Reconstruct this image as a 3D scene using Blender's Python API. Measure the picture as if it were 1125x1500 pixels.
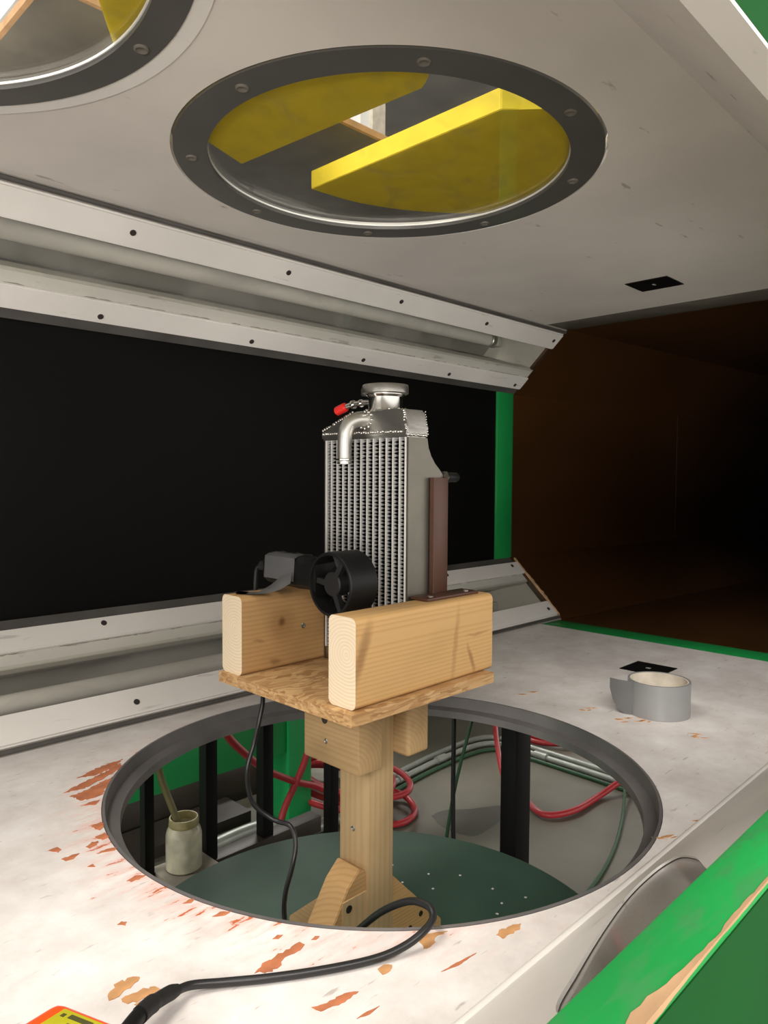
import bpy, bmesh, math, random
from mathutils import Vector, Matrix

random.seed(7)
scn = bpy.context.scene
COL = scn.collection
for o in list(bpy.data.objects):
    bpy.data.objects.remove(o, do_unlink=True)

# ------------------------------------------------------------------ camera
# world: X along the tunnel (downstream), Y across it (away from the open side), Z up; 0 = tunnel floor, metres
cd = bpy.data.cameras.new('camera')
cam = bpy.data.objects.new('camera', cd)
COL.objects.link(cam)
cd.sensor_fit = 'VERTICAL'
cd.sensor_height = 36.0
cd.lens = 1073.95 * 36.0 / 1500.0
cd.clip_start = 0.01
_f = Vector((0.7122059, 0.70046228, -0.04599301))
_r = Vector((0.70139172, -0.71274985, 0.0061081))
_u = Vector((0.02850302, 0.03660934, 0.99892309))
cam.matrix_world = Matrix(((_r.x, _u.x, -_f.x, 0.0), (_r.y, _u.y, -_f.y, 0.0), (_r.z, _u.z, -_f.z, 0.332), (0, 0, 0, 1)))
scn.camera = cam

# ------------------------------------------------------------------ world, room light, exposure
w = bpy.data.worlds.new('lab_air')
scn.world = w
w.use_nodes = True
w.node_tree.nodes['Background'].inputs[0].default_value = (1.0, 0.95, 0.90, 1)
w.node_tree.nodes['Background'].inputs[1].default_value = 1.5
scn.view_settings.view_transform = 'Standard'
scn.view_settings.look = 'None'
scn.view_settings.exposure = 0.2
scn.view_settings.gamma = 1.0
scn.view_settings.use_curve_mapping = False


def room_light(loc, target, sx, sy, power, color=(1.0, 0.95, 0.895)):
    l = bpy.data.lights.new('lab_and_fill_light', 'AREA')
    l.shape = 'RECTANGLE'
    l.size, l.size_y = sx, sy
    l.energy = power
    l.color = color
    o = bpy.data.objects.new('lab_and_fill_light', l)
    COL.objects.link(o)
    o.location = loc
    d = Vector(target) - Vector(loc)
    o.rotation_euler = d.to_track_quat('-Z', 'Y').to_euler()
    return o


room_light((-3.1, -2.1, 2.05), (0.7, 0.6, 0.1), 1.8, 0.9, 105)      # fluorescent row of the lab, behind and left of the camera
room_light((-0.25, -1.15, 1.95), (0.8, 0.4, 0.0), 1.8, 0.5, 36)         # next row, nearer the tunnel
room_light((-1.7, -1.5, -0.25), (0.8, 0.6, 0.68), 1.4, 0.5, 50)      # added low fill light, not a known lamp, brightens the ceiling from below
room_light((-0.3, 0.9, 2.0), (0.6, 0.7, 0.7), 1.2, 0.3, 45)          # row over the tunnel
room_light((2.6, 3.2, 1.9), (1.9, 1.5, -0.6), 1.2, 0.4, 45)          # row on the far side of the tunnel

# ------------------------------------------------------------------ materials


def mat(name, col, rough=0.5, metal=0.0, spec=0.5, noise=0.0, nscale=8.0, bump=0.0, bscale=60.0, stretch=None, coat=0.0):
    m = bpy.data.materials.new(name)
    m.use_nodes = True
    nt = m.node_tree
    b = nt.nodes['Principled BSDF']
    b.inputs['Base Color'].default_value = (*col, 1)
    b.inputs['Roughness'].default_value = rough
    b.inputs['Metallic'].default_value = metal
    b.inputs['Specular IOR Level'].default_value = spec
    b.inputs['Coat Weight'].default_value = coat
    if noise or bump:
        tc = nt.nodes.new('ShaderNodeTexCoord')
        mp = nt.nodes.new('ShaderNodeMapping')
        nt.links.new(tc.outputs['Object'], mp.inputs[0])
        if stretch:
            mp.inputs['Scale'].default_value = stretch
    if noise:
        n = nt.nodes.new('ShaderNodeTexNoise')
        n.inputs['Scale'].default_value = nscale
        n.inputs['Detail'].default_value = 6
        nt.links.new(mp.outputs[0], n.inputs['Vector'])
        r = nt.nodes.new('ShaderNodeValToRGB')
        r.color_ramp.elements[0].position = 0.3
        r.color_ramp.elements[1].position = 0.7
        r.color_ramp.elements[0].color = (*[c * (1 - noise) for c in col], 1)
        r.color_ramp.elements[1].color = (*[min(1, c * (1 + noise * 0.5)) for c in col], 1)
        nt.links.new(n.outputs['Fac'], r.inputs[0])
        nt.links.new(r.outputs[0], b.inputs['Base Color'])
    if bump:
        n2 = nt.nodes.new('ShaderNodeTexNoise')
        n2.inputs['Scale'].default_value = bscale
        n2.inputs['Detail'].default_value = 4
        nt.links.new(mp.outputs[0], n2.inputs['Vector'])
        bp = nt.nodes.new('ShaderNodeBump')
        bp.inputs['Strength'].default_value = bump
        bp.inputs['Distance'].default_value = 0.002
        nt.links.new(n2.outputs['Fac'], bp.inputs['Height'])
        nt.links.new(bp.outputs[0], b.inputs['Normal'])
    return m


def wood(name, light, dark, axis='X', spacing=0.0045, off=(0.0, 0.02, -0.03), knots=0.35, spots=()):
    """solid wood: growth rings about an axis beside the piece, so ends show arcs and sides show grain"""
    m = bpy.data.materials.new(name)
    m.use_nodes = True
    nt = m.node_tree
    b = nt.nodes['Principled BSDF']
    b.inputs['Roughness'].default_value = 0.62
    b.inputs['Specular IOR Level'].default_value = 0.3
    tc = nt.nodes.new('ShaderNodeTexCoord')
    mp = nt.nodes.new('ShaderNodeMapping')
    mp.inputs['Location'].default_value = off
    sc = {'X': (0.10, 1, 1), 'Y': (1, 0.10, 1), 'Z': (1, 1, 0.10)}[axis]
    mp.inputs['Scale'].default_value = sc
    nt.links.new(tc.outputs['Object'], mp.inputs[0])
    wv = nt.nodes.new('ShaderNodeTexWave')
    wv.wave_type = 'RINGS'
    wv.rings_direction = axis
    wv.inputs['Scale'].default_value = 0.314 / spacing
    wv.inputs['Distortion'].default_value = 5.0
    wv.inputs['Detail'].default_value = 2
    wv.inputs['Detail Scale'].default_value = 0.25
    nt.links.new(mp.outputs[0], wv.inputs['Vector'])
    r = nt.nodes.new('ShaderNodeValToRGB')
    r.color_ramp.elements[0].position = 0.0
    r.color_ramp.elements[1].position = 1.0
    r.color_ramp.elements[0].color = (*light, 1)
    r.color_ramp.elements[1].color = (*dark, 1)
    e = r.color_ramp.elements.new(0.6)
    e.color = (*[0.82 * l + 0.18 * d for l, d in zip(light, dark)], 1)
    nt.links.new(wv.outputs['Fac'], r.inputs[0])
    # broad darker figure and knots
    n = nt.nodes.new('ShaderNodeTexNoise')
    n.inputs['Scale'].default_value = 16
    n.inputs['Detail'].default_value = 3
    mp2 = nt.nodes.new('ShaderNodeMapping')
    mp2.inputs['Scale'].default_value = {'X': (0.5, 1, 1), 'Y': (1, 0.5, 1), 'Z': (1, 1, 0.5)}[axis]
    nt.links.new(tc.outputs['Object'], mp2.inputs[0])
    nt.links.new(mp2.outputs[0], n.inputs['Vector'])
    r2 = nt.nodes.new('ShaderNodeValToRGB')
    r2.color_ramp.elements[0].position = 0.55
    r2.color_ramp.elements[0].color = (0, 0, 0, 1)
    r2.color_ramp.elements[1].position = 0.78
    r2.color_ramp.elements[1].color = (knots, knots, knots, 1)
    nt.links.new(n.outputs['Fac'], r2.inputs[0])
    mx = nt.nodes.new('ShaderNodeMix')
    mx.data_type = 'RGBA'
    nt.links.new(r2.outputs[0], mx.inputs[0])
    nt.links.new(r.outputs[0], mx.inputs[6])
    mx.inputs[7].default_value = (*[d * 0.6 for d in dark], 1)
    last = mx.outputs[2]
    for centre, radii, tilt, amount in spots:      # knots and dark streaks at places of their own
        ms = nt.nodes.new('ShaderNodeMapping')
        ms.vector_type = 'TEXTURE'
        ms.inputs['Location'].default_value = centre
        ms.inputs['Rotation'].default_value = (0, tilt, 0)
        ms.inputs['Scale'].default_value = radii
        nz = nt.nodes.new('ShaderNodeTexNoise')
        nz.inputs['Scale'].default_value = 60
        nt.links.new(tc.outputs['Object'], nz.inputs['Vector'])
        wob = nt.nodes.new('ShaderNodeVectorMath')
        wob.operation = 'MULTIPLY_ADD'
        wob.inputs[1].default_value = (0.006, 0.006, 0.006)
        nt.links.new(nz.outputs['Color'], wob.inputs[0])
        nt.links.new(tc.outputs['Object'], wob.inputs[2])
        nt.links.new(wob.outputs[0], ms.inputs[0])
        le = nt.nodes.new('ShaderNodeVectorMath')
        le.operation = 'LENGTH'
        nt.links.new(ms.outputs[0], le.inputs[0])
        mr = nt.nodes.new('ShaderNodeMapRange')
        mr.interpolation_type = 'SMOOTHSTEP'
        mr.inputs['From Min'].default_value = 0.2
        mr.inputs['From Max'].default_value = 1.0
        mr.inputs['To Min'].default_value = amount
        mr.inputs['To Max'].default_value = 0.0
        nt.links.new(le.outputs['Value'], mr.inputs['Value'])
        mk = nt.nodes.new('ShaderNodeMix')
        mk.data_type = 'RGBA'
        nt.links.new(mr.outputs[0], mk.inputs[0])
        nt.links.new(last, mk.inputs[6])
        mk.inputs[7].default_value = (0.17, 0.075, 0.025, 1)
        last = mk.outputs[2]
    nt.links.new(last, b.inputs['Base Color'])
    bp = nt.nodes.new('ShaderNodeBump')
    bp.inputs['Strength'].default_value = 0.12
    bp.inputs['Distance'].default_value = 0.001
    nt.links.new(wv.outputs['Fac'], bp.inputs['Height'])
    nt.links.new(bp.outputs[0], b.inputs['Normal'])
    return m


def osb_mat():
    m = bpy.data.materials.new('oriented_strand_board')
    m.use_nodes = True
    nt = m.node_tree
    b = nt.nodes['Principled BSDF']
    b.inputs['Roughness'].default_value = 0.6
    tc = nt.nodes.new('ShaderNodeTexCoord')
    n0 = nt.nodes.new('ShaderNodeTexNoise')
    n0.inputs['Scale'].default_value = 18
    nt.links.new(tc.outputs['Object'], n0.inputs['Vector'])
    add = nt.nodes.new('ShaderNodeVectorMath')
    add.operation = 'MULTIPLY_ADD'
    add.inputs[1].default_value = (0.05, 0.05, 0.01)
    nt.links.new(n0.outputs['Color'], add.inputs[0])
    nt.links.new(tc.outputs['Object'], add.inputs[2])
    mp = nt.nodes.new('ShaderNodeMapping')
    mp.inputs['Scale'].default_value = (46, 190, 520)
    mp.inputs['Rotation'].default_value = (0, 0, 0.5)
    nt.links.new(add.outputs[0], mp.inputs[0])
    v = nt.nodes.new('ShaderNodeTexVoronoi')
    v.inputs['Scale'].default_value = 1.0
    nt.links.new(mp.outputs[0], v.inputs['Vector'])
    r = nt.nodes.new('ShaderNodeValToRGB')
    cols = [(0.0, (0.34, 0.18, 0.07)), (0.3, (0.43, 0.245, 0.10)), (0.65, (0.52, 0.32, 0.14)), (1.0, (0.60, 0.39, 0.19))]
    r.color_ramp.elements[0].color = (*cols[0][1], 1)
    r.color_ramp.elements[1].color = (*cols[-1][1], 1)
    for p, c in cols[1:-1]:
        e = r.color_ramp.elements.new(p)
        e.color = (*c, 1)
    sep = nt.nodes.new('ShaderNodeSeparateColor')
    nt.links.new(v.outputs['Color'], sep.inputs[0])
    nt.links.new(sep.outputs[0], r.inputs[0])
    nt.links.new(r.outputs[0], b.inputs['Base Color'])
    bp = nt.nodes.new('ShaderNodeBump')
    bp.inputs['Strength'].default_value = 0.5
    bp.inputs['Distance'].default_value = 0.0015
    nt.links.new(sep.outputs[1], bp.inputs['Height'])
    nt.links.new(bp.outputs[0], b.inputs['Normal'])
    return m


def floor_paint():
    """worn white paint with small scuffs and a reddish primer rubbed bare round the opening's upstream side"""
    m = bpy.data.materials.new('worn_white_floor_paint')
    m.use_nodes = True
    nt = m.node_tree
    N, L = nt.nodes.new, nt.links.new
    b = nt.nodes['Principled BSDF']
    b.inputs['Roughness'].default_value = 0.42
    b.inputs['Specular IOR Level'].default_value = 0.4
    g = N('ShaderNodeNewGeometry')
    # general grime
    n1 = N('ShaderNodeTexNoise')
    n1.inputs['Scale'].default_value = 13
    n1.inputs['Detail'].default_value = 12
    n1.inputs['Roughness'].default_value = 0.68
    L(g.outputs['Position'], n1.inputs['Vector'])
    r1 = N('ShaderNodeValToRGB')
    r1.color_ramp.elements[0].position = 0.34
    r1.color_ramp.elements[0].color = (0.60, 0.555, 0.53, 1)
    r1.color_ramp.elements[1].position = 0.66
    r1.color_ramp.elements[1].color = (0.80, 0.775, 0.755, 1)
    L(n1.outputs['Fac'], r1.inputs[0])
    # distance from the opening's centre, and side
    sub = N('ShaderNodeVectorMath')
    sub.operation = 'SUBTRACT'
    sub.inputs[1].default_value = (0.5864, 0.5768, 0)
    L(g.outputs['Position'], sub.inputs[0])
    ln = N('ShaderNodeVectorMath')
    ln.operation = 'LENGTH'
    L(sub.outputs[0], ln.inputs[0])
    rad = N('ShaderNodeMapRange')
    rad.inputs['From Min'].default_value = 0.30
    rad.inputs['From Max'].default_value = 0.36
    rad.inputs['To Min'].default_value = 1
    rad.inputs['To Max'].default_value = 0
    L(ln.outputs['Value'], rad.inputs['Value'])
    sx = N('ShaderNodeSeparateXYZ')
    L(sub.outputs[0], sx.inputs[0])
    side = N('ShaderNodeMapRange')
    side.inputs['From Min'].default_value = 0.0
    side.inputs['From Max'].default_value = -0.30
    L(sx.outputs[0], side.inputs['Value'])
    mul = N('ShaderNodeMath')
    mul.operation = 'MULTIPLY'
    L(rad.outputs[0], mul.inputs[0])
    L(side.outputs[0], mul.inputs[1])
    # streaky mask
    mp = N('ShaderNodeMapping')
    mp.inputs['Rotation'].default_value = (0, 0, 0.9)
    mp.inputs['Scale'].default_value = (28, 110, 1)
    L(g.outputs['Position'], mp.inputs[0])
    n2 = N('ShaderNodeTexNoise')
    n2.inputs['Scale'].default_value = 1.0
    n2.inputs['Detail'].default_value = 7
    n2.inputs['Roughness'].default_value = 0.65
    L(mp.outputs[0], n2.inputs['Vector'])
    ad = N('ShaderNodeMath')
    ad.operation = 'MULTIPLY_ADD'
    ad.inputs[1].default_value = 0.16
    L(mul.outputs[0], ad.inputs[0])
    L(n2.outputs['Fac'], ad.inputs[2])
    chip = N('ShaderNodeMapRange')
    chip.inputs['From Min'].default_value = 0.735
    chip.inputs['From Max'].default_value = 0.75
    L(ad.outputs[0], chip.inputs['Value'])
    blush = N('ShaderNodeMapRange')
    blush.inputs['From Min'].default_value = 0.52
    blush.inputs['From Max'].default_value = 0.80
    blush.inputs['To Max'].default_value = 0.75
    L(ad.outputs[0], blush.inputs['Value'])
    bm2 = N('ShaderNodeMath')
    bm2.operation = 'MULTIPLY'
    L(blush.outputs[0], bm2.inputs[0])
    L(mul.outputs[0], bm2.inputs[1])
    m1 = N('ShaderNodeMix')
    m1.data_type = 'RGBA'
    L(bm2.outputs[0], m1.inputs[0])
    L(r1.outputs[0], m1.inputs[6])
    m1.inputs[7].default_value = (0.72, 0.33, 0.26, 1)
    m2 = N('ShaderNodeMix')
    m2.data_type = 'RGBA'
    L(chip.outputs[0], m2.inputs[0])
    L(m1.outputs[2], m2.inputs[6])
    m2.inputs[7].default_value = (0.50, 0.13, 0.05, 1)
    # fine dark scuffs
    mp3 = N('ShaderNodeMapping')
    mp3.inputs['Rotation'].default_value = (0, 0, 0.7)
    mp3.inputs['Scale'].default_value = (40, 170, 1)
    L(g.outputs['Position'], mp3.inputs[0])
    n3 = N('ShaderNodeTexNoise')
    n3.inputs['Detail'].default_value = 3
    n3.inputs['Scale'].default_value = 1.0
    L(mp3.outputs[0], n3.inputs['Vector'])
    sc = N('ShaderNodeMapRange')
    sc.inputs['From Min'].default_value = 0.65
    sc.inputs['From Max'].default_value = 0.74
    sc.inputs['To Max'].default_value = 0.6
    L(n3.outputs['Fac'], sc.inputs['Value'])
    m3 = N('ShaderNodeMix')
    m3.data_type = 'RGBA'
    L(sc.outputs[0], m3.inputs[0])
    L(m2.outputs[2], m3.inputs[6])
    m3.inputs[7].default_value = (0.30, 0.25, 0.22, 1)
    L(m3.outputs[2], b.inputs['Base Color'])
    bp = N('ShaderNodeBump')
    bp.inputs['Strength'].default_value = 0.12
    bp.inputs['Distance'].default_value = 0.001
    L(n1.outputs['Fac'], bp.inputs['Height'])
    L(bp.outputs[0], b.inputs['Normal'])
    return m


def scuffed(name, col, dirt, rough=0.45, lo=0.66, hi=0.76, amount=0.5, scale=(14, 70, 70), grime=0.08):
    m = bpy.data.materials.new(name)
    m.use_nodes = True
    nt = m.node_tree
    N, L = nt.nodes.new, nt.links.new
    b = nt.nodes['Principled BSDF']
    b.inputs['Roughness'].default_value = rough
    g = N('ShaderNodeNewGeometry')
    n1 = N('ShaderNodeTexNoise')
    n1.inputs['Scale'].default_value = 5
    n1.inputs['Detail'].default_value = 7
    L(g.outputs['Position'], n1.inputs['Vector'])
    r1 = N('ShaderNodeValToRGB')
    r1.color_ramp.elements[0].position = 0.3
    r1.color_ramp.elements[0].color = (*[c * (1 - grime) for c in col], 1)
    r1.color_ramp.elements[1].position = 0.7
    r1.color_ramp.elements[1].color = (*[min(1, c * (1 + grime)) for c in col], 1)
    L(n1.outputs['Fac'], r1.inputs[0])
    mp = N('ShaderNodeMapping')
    mp.inputs['Scale'].default_value = scale
    mp.inputs['Rotation'].default_value = (0, 0, 0.35)
    L(g.outputs['Position'], mp.inputs[0])
    n2 = N('ShaderNodeTexNoise')
    n2.inputs['Scale'].default_value = 1
    n2.inputs['Detail'].default_value = 4
    L(mp.outputs[0], n2.inputs['Vector'])
    mr = N('ShaderNodeMapRange')
    mr.inputs['From Min'].default_value = lo
    mr.inputs['From Max'].default_value = hi
    mr.inputs['To Max'].default_value = amount
    L(n2.outputs['Fac'], mr.inputs['Value'])
    mx = N('ShaderNodeMix')
    mx.data_type = 'RGBA'
    L(mr.outputs[0], mx.inputs[0])
    L(r1.outputs[0], mx.inputs[6])
    mx.inputs[7].default_value = (*dirt, 1)
    L(mx.outputs[2], b.inputs['Base Color'])
    return m


def acrylic(name, tint=(0.93, 0.93, 0.91), haze=0.10, haze_col=(0.35, 0.33, 0.30), scale=14.0, gloss=0.03):
    """clear sheet: lets light straight through, mirrors by its angle, and is hazed by fine scratches"""
    m = bpy.data.materials.new(name)
    m.use_nodes = True
    nt = m.node_tree
    N, L = nt.nodes.new, nt.links.new
    nt.nodes.remove(nt.nodes['Principled BSDF'])
    out = nt.nodes['Material Output']
    t = N('ShaderNodeBsdfTransparent')
    t.inputs[0].default_value = (*tint, 1)
    gl = N('ShaderNodeBsdfGlossy')
    gl.inputs['Roughness'].default_value = gloss
    gl.inputs[0].default_value = (1, 1, 1, 1)
    g = N('ShaderNodeNewGeometry')
    dt = N('ShaderNodeVectorMath')          # reflection by angle, the same from both faces of the sheet
    dt.operation = 'DOT_PRODUCT'
    L(g.outputs['Incoming'], dt.inputs[0])
    L(g.outputs['Normal'], dt.inputs[1])
    ab = N('ShaderNodeMath')
    ab.operation = 'ABSOLUTE'
    L(dt.outputs['Value'], ab.inputs[0])
    om = N('ShaderNodeMath')
    om.operation = 'SUBTRACT'
    om.inputs[0].default_value = 1.0
    L(ab.outputs[0], om.inputs[1])
    pw = N('ShaderNodeMath')
    pw.operation = 'POWER'
    pw.inputs[1].default_value = 5.0
    L(om.outputs[0], pw.inputs[0])
    fr = N('ShaderNodeMath')
    fr.operation = 'MULTIPLY_ADD'
    fr.inputs[1].default_value = 0.96
    fr.inputs[2].default_value = 0.04
    L(pw.outputs[0], fr.inputs[0])
    df = N('ShaderNodeBsdfDiffuse')
    df.inputs[0].default_value = (*haze_col, 1)
    n = N('ShaderNodeTexNoise')
    n.inputs['Scale'].default_value = scale
    n.inputs['Detail'].default_value = 8
    n.inputs['Distortion'].default_value = 1.5
    L(g.outputs['Position'], n.inputs['Vector'])
    mr = N('ShaderNodeMapRange')
    mr.inputs['From Min'].default_value = 0.50
    mr.inputs['From Max'].default_value = 0.74
    mr.inputs['To Min'].default_value = haze * 0.4
    mr.inputs['To Max'].default_value = haze * 4.5
    L(n.outputs['Fac'], mr.inputs['Value'])
    a = N('ShaderNodeMixShader')
    L(mr.outputs[0], a.inputs[0])
    L(t.outputs[0], a.inputs[1])
    L(df.outputs[0], a.inputs[2])
    c = N('ShaderNodeMixShader')
    L(fr.outputs[0], c.inputs[0])
    L(a.outputs[0], c.inputs[1])
    L(gl.outputs[0], c.inputs[2])
    L(c.outputs[0], out.inputs['Surface'])
    return m


M = dict(
    floor=floor_paint(),
    ceil=scuffed('white_ceiling_paint', (0.78, 0.735, 0.69), (0.25, 0.22, 0.20), rough=0.5, lo=0.69, hi=0.75, amount=0.6, scale=(18, 60, 1)),
    rail=scuffed('white_rail_paint', (0.76, 0.735, 0.70), (0.33, 0.29, 0.26), rough=0.38, lo=0.66, hi=0.72, amount=0.45, scale=(12, 90, 90)),
    trough=mat('grey_trough_paint', (0.34, 0.33, 0.31), 0.4, noise=0.1),
    lip=scuffed('cream_lip_paint', (0.55, 0.54, 0.49), (0.22, 0.18, 0.14), lo=0.64, hi=0.72, amount=0.5, scale=(20, 80, 80)),
    bead=mat('grey_brown_sealant', (0.30, 0.28, 0.25), 0.4, noise=0.2),
    tube=mat('unlit_fluorescent_glass', (0.74, 0.72, 0.70), 0.18),
    metal_cap=mat('tube_cap_metal', (0.6, 0.6, 0.58), 0.35, metal=0.8),
    hole=mat('dark_screw_hole', (0.03, 0.025, 0.022), 0.6),
    black=mat('matt_black_board', (0.003, 0.003, 0.0026), 0.6, spec=0.12, noise=0.15, nscale=3),
    strip=mat('dark_grey_gasket', (0.085, 0.08, 0.075), 0.45, noise=0.35, nscale=12),
    green=scuffed('bright_green_paint', (0.014, 0.36, 0.075), (0.06, 0.26, 0.09), rough=0.4, lo=0.45, hi=0.62, amount=0.6, scale=(30, 130, 130), grime=0.2),
    green2=mat('deep_green_paint', (0.006, 0.080, 0.015), 0.6, spec=0.2, noise=0.12),
    green3=mat('frame_green_paint', (0.012, 0.30, 0.07), 0.4, noise=0.12),
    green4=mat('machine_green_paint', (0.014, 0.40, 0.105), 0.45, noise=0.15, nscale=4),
    barewood=mat('bare_worn_wood', (0.60, 0.37, 0.20), 0.7, noise=0.45, nscale=30, stretch=(0.3, 1, 1)),
    duct=mat('brown_varnished_ply', (0.070, 0.029, 0.008), 0.35, noise=0.35, nscale=4, stretch=(0.25, 1, 1)),
    greystrip=mat('grey_primer', (0.16, 0.145, 0.12), 0.5, noise=0.25, nscale=20),
    ring=mat('dark_grey_ring', (0.105, 0.102, 0.097), 0.35, noise=0.15, nscale=10),
    ringlip=mat('pale_acrylic_edge', (0.80, 0.80, 0.77), 0.25),
    liner=mat('dark_liner_metal', (0.20, 0.19, 0.19), 0.35, metal=0.35, noise=0.3, nscale=12, bump=0.1),
    pane=acrylic('scratched_clear_acrylic', haze=0.022, scale=20.0),
    cover=acrylic('clear_light_cover', haze=0.05, haze_col=(0.5, 0.48, 0.45), scale=3.0),
    smoke=mat('smoky_glossy_acrylic', (0.26, 0.235, 0.205), 0.12, noise=0.1, nscale=4),
    foam=mat('yellow_foam', (0.88, 0.68, 0.035), 0.75, noise=0.08, nscale=30),
    sheet=mat('dull_grey_sheet', (0.17, 0.155, 0.13), 0.45, noise=0.5, nscale=9, bump=0.3, bscale=14),
    osb=osb_mat(),
    pine_x=wood('pine_block', (0.60, 0.375, 0.16), (0.545, 0.325, 0.125), 'X', 0.0042, (0.0, 0.012, -0.02), 0.25,
                spots=(((-0.099, -0.019, 0.012), (0.010, 0.03, 0.045), 0.35, 0.55), ((0.045, -0.019, 0.0), (0.006, 0.03, 0.06), 0.12, 0.30), ((0.074, -0.019, -0.022), (0.005, 0.03, 0.026), -0.4, 0.55), ((0.085, -0.019, 0.005), (0.03, 0.03, 0.0025), 0.0, 0.35))),
    pine_x2=wood('knotty_pine_block', (0.53, 0.33, 0.145), (0.475, 0.28, 0.115), 'X', 0.005, (0.0, 0.03, 0.05), 0.45,
                 spots=(((-0.052, -0.019, 0.012), (0.007, 0.03, 0.009), 0, 0.85), ((-0.052, -0.019, 0.010), (0.03, 0.03, 0.03), 0, 0.30), ((-0.062, -0.019, -0.032), (0.012, 0.03, 0.006), 0.3, 0.5), ((-0.085, -0.019, -0.005), (0.012, 0.03, 0.003), 0.1, 0.4))),
    pine_y=wood('pine_crossbar', (0.57, 0.385, 0.195), (0.52, 0.335, 0.16), 'Y', 0.005, (0.03, 0, 0.04), 0.5),
    pine_z=wood('pine_post', (0.56, 0.395, 0.21), (0.515, 0.35, 0.175), 'Z', 0.008, (0.03, 0.02, 0), 0.4),
    endgrain=wood('pale_end_grain', (0.80, 0.68, 0.50), (0.735, 0.60, 0.415), 'X', 0.0035, (0.0, 0.006, -0.008), 0.1),
    screw=mat('steel_screw', (0.5, 0.48, 0.44), 0.3, metal=0.9),
    darkscrew=mat('dark_screw', (0.05, 0.045, 0.04), 0.35, metal=0.6),
    alu=mat('welded_aluminium', (0.46, 0.45, 0.42), 0.34, metal=1.0, noise=0.15, nscale=25, bump=0.12, bscale=120),
    alu2=mat('brushed_aluminium', (0.19, 0.18, 0.15), 0.40, metal=0.9, noise=0.1, nscale=30),
    alu3=mat('polished_aluminium', (0.66, 0.65, 0.62), 0.16, metal=1.0),
    tubealu=mat('bright_tube_edge', (0.82, 0.81, 0.78), 0.35, metal=0.2),
    pipealu=mat('satin_aluminium_pipe', (0.58, 0.57, 0.53), 0.35, metal=0.85),
    fin=mat('aluminium_fins', (0.085, 0.083, 0.08), 0.22, metal=0.85),
    coreshade=mat('core_depth_shade', (0.02, 0.02, 0.02), 0.7),
    bracket=mat('brown_painted_steel', (0.075, 0.029, 0.016), 0.42, noise=0.15, nscale=20),
    red=mat('red_plastic', (0.75, 0.025, 0.02), 0.3),
    bplastic=mat('black_plastic', (0.006, 0.006, 0.006), 0.45, spec=0.25),
    bplastic2=mat('dull_black_plastic', (0.014, 0.014, 0.014), 0.5, spec=0.3),
    cable=mat('black_cable_jacket', (0.014, 0.014, 0.015), 0.35),
    duct_tape=mat('silver_duct_tape', (0.33, 0.335, 0.34), 0.36, metal=0.35, noise=0.06, nscale=14),
    card=mat('pale_cardboard', (0.60, 0.54, 0.45), 0.8, noise=0.25, nscale=40),
    orange=mat('orange_plastic', (0.90, 0.085, 0.012), 0.35),
    olive=mat('yellow_green_sticker', (0.40, 0.37, 0.01), 0.4, noise=0.15, nscale=60),
    ink=mat('dark_ink', (0.06, 0.055, 0.01), 0.5),
    concrete=mat('smooth_concrete', (0.19, 0.182, 0.138), 0.5, noise=0.35, nscale=2.5, bump=0.05),
    disc=mat('dark_green_table_paint', (0.044, 0.098, 0.065), 0.65, spec=0.3, noise=0.35, nscale=5),
    bsteel=mat('black_steel', (0.005, 0.005, 0.005), 0.5, spec=0.2),
    galv=mat('galvanised_steel', (0.40, 0.43, 0.39), 0.45, metal=0.4, noise=0.15, nscale=20),
    redhose=mat('red_rubber_hose', (0.42, 0.028, 0.035), 0.38),
    greenhose=mat('green_wire', (0.03, 0.10, 0.045), 0.45),
    jar=mat('grimy_jar_glass', (0.78, 0.75, 0.56), 0.2, noise=0.35, nscale=30),
    jarrim=mat('stained_jar_rim', (0.48, 0.42, 0.20), 0.3, noise=0.3, nscale=60),
    stick=mat('olive_plastic_tube', (0.23, 0.21, 0.09), 0.4),
    greywood=mat('grey_weathered_wood', (0.36, 0.33, 0.27), 0.7, noise=0.25, nscale=25),
    brownsteel=mat('rusty_dark_steel', (0.045, 0.034, 0.027), 0.5, noise=0.3, nscale=14),
    chip=mat('bare_primer', (0.50, 0.17, 0.075), 0.7, noise=0.35, nscale=60),
    chip2=mat('bare_plywood', (0.56, 0.29, 0.12), 0.7, noise=0.3, nscale=60),
    white=mat('white_plaster', (0.80, 0.79, 0.76), 0.6),
    labceil=mat('dim_lab_ceiling', (0.10, 0.095, 0.085), 0.8, noise=0.4, nscale=3),
    pinestrip=mat('raw_pine_edge', (0.55, 0.33, 0.17), 0.7, noise=0.25, nscale=40),
    glow=mat('lit_lamp_tube', (1, 1, 1), 0.4),
    slot=mat('bright_screw_head', (0.7, 0.7, 0.68), 0.3, metal=0.6),
)

_e = M['glow'].node_tree.nodes['Principled BSDF']
_e.inputs['Emission Color'].default_value = (1.0, 0.96, 0.90, 1)
_e.inputs['Emission Strength'].default_value = 1.5

# ------------------------------------------------------------------ mesh helpers


def link(name, me, m, parent=None, smooth=None):
    """links a mesh given in world coordinates; its origin goes to the middle of its box"""
    xs = [v.co for v in me.vertices]
    c = Vector([(min(v[i] for v in xs) + max(v[i] for v in xs)) / 2 for i in range(3)])
    me.transform(Matrix.Translation(-c))
    if smooth is not None:
        for p in me.polygons:
            p.use_smooth = True
        me.set_sharp_from_angle(angle=math.radians(smooth))
    o = bpy.data.objects.new(name, me)
    if m is not None:
        me.materials.append(m)
    COL.objects.link(o)
    o.location = c
    if parent is not None:
        o.parent = parent
        o.location = c - world_loc(parent)
    return o


def world_loc(o):
    v = Vector(o.location)
    while o.parent:
        o = o.parent
        v = v + Vector(o.location)
    return v


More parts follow.
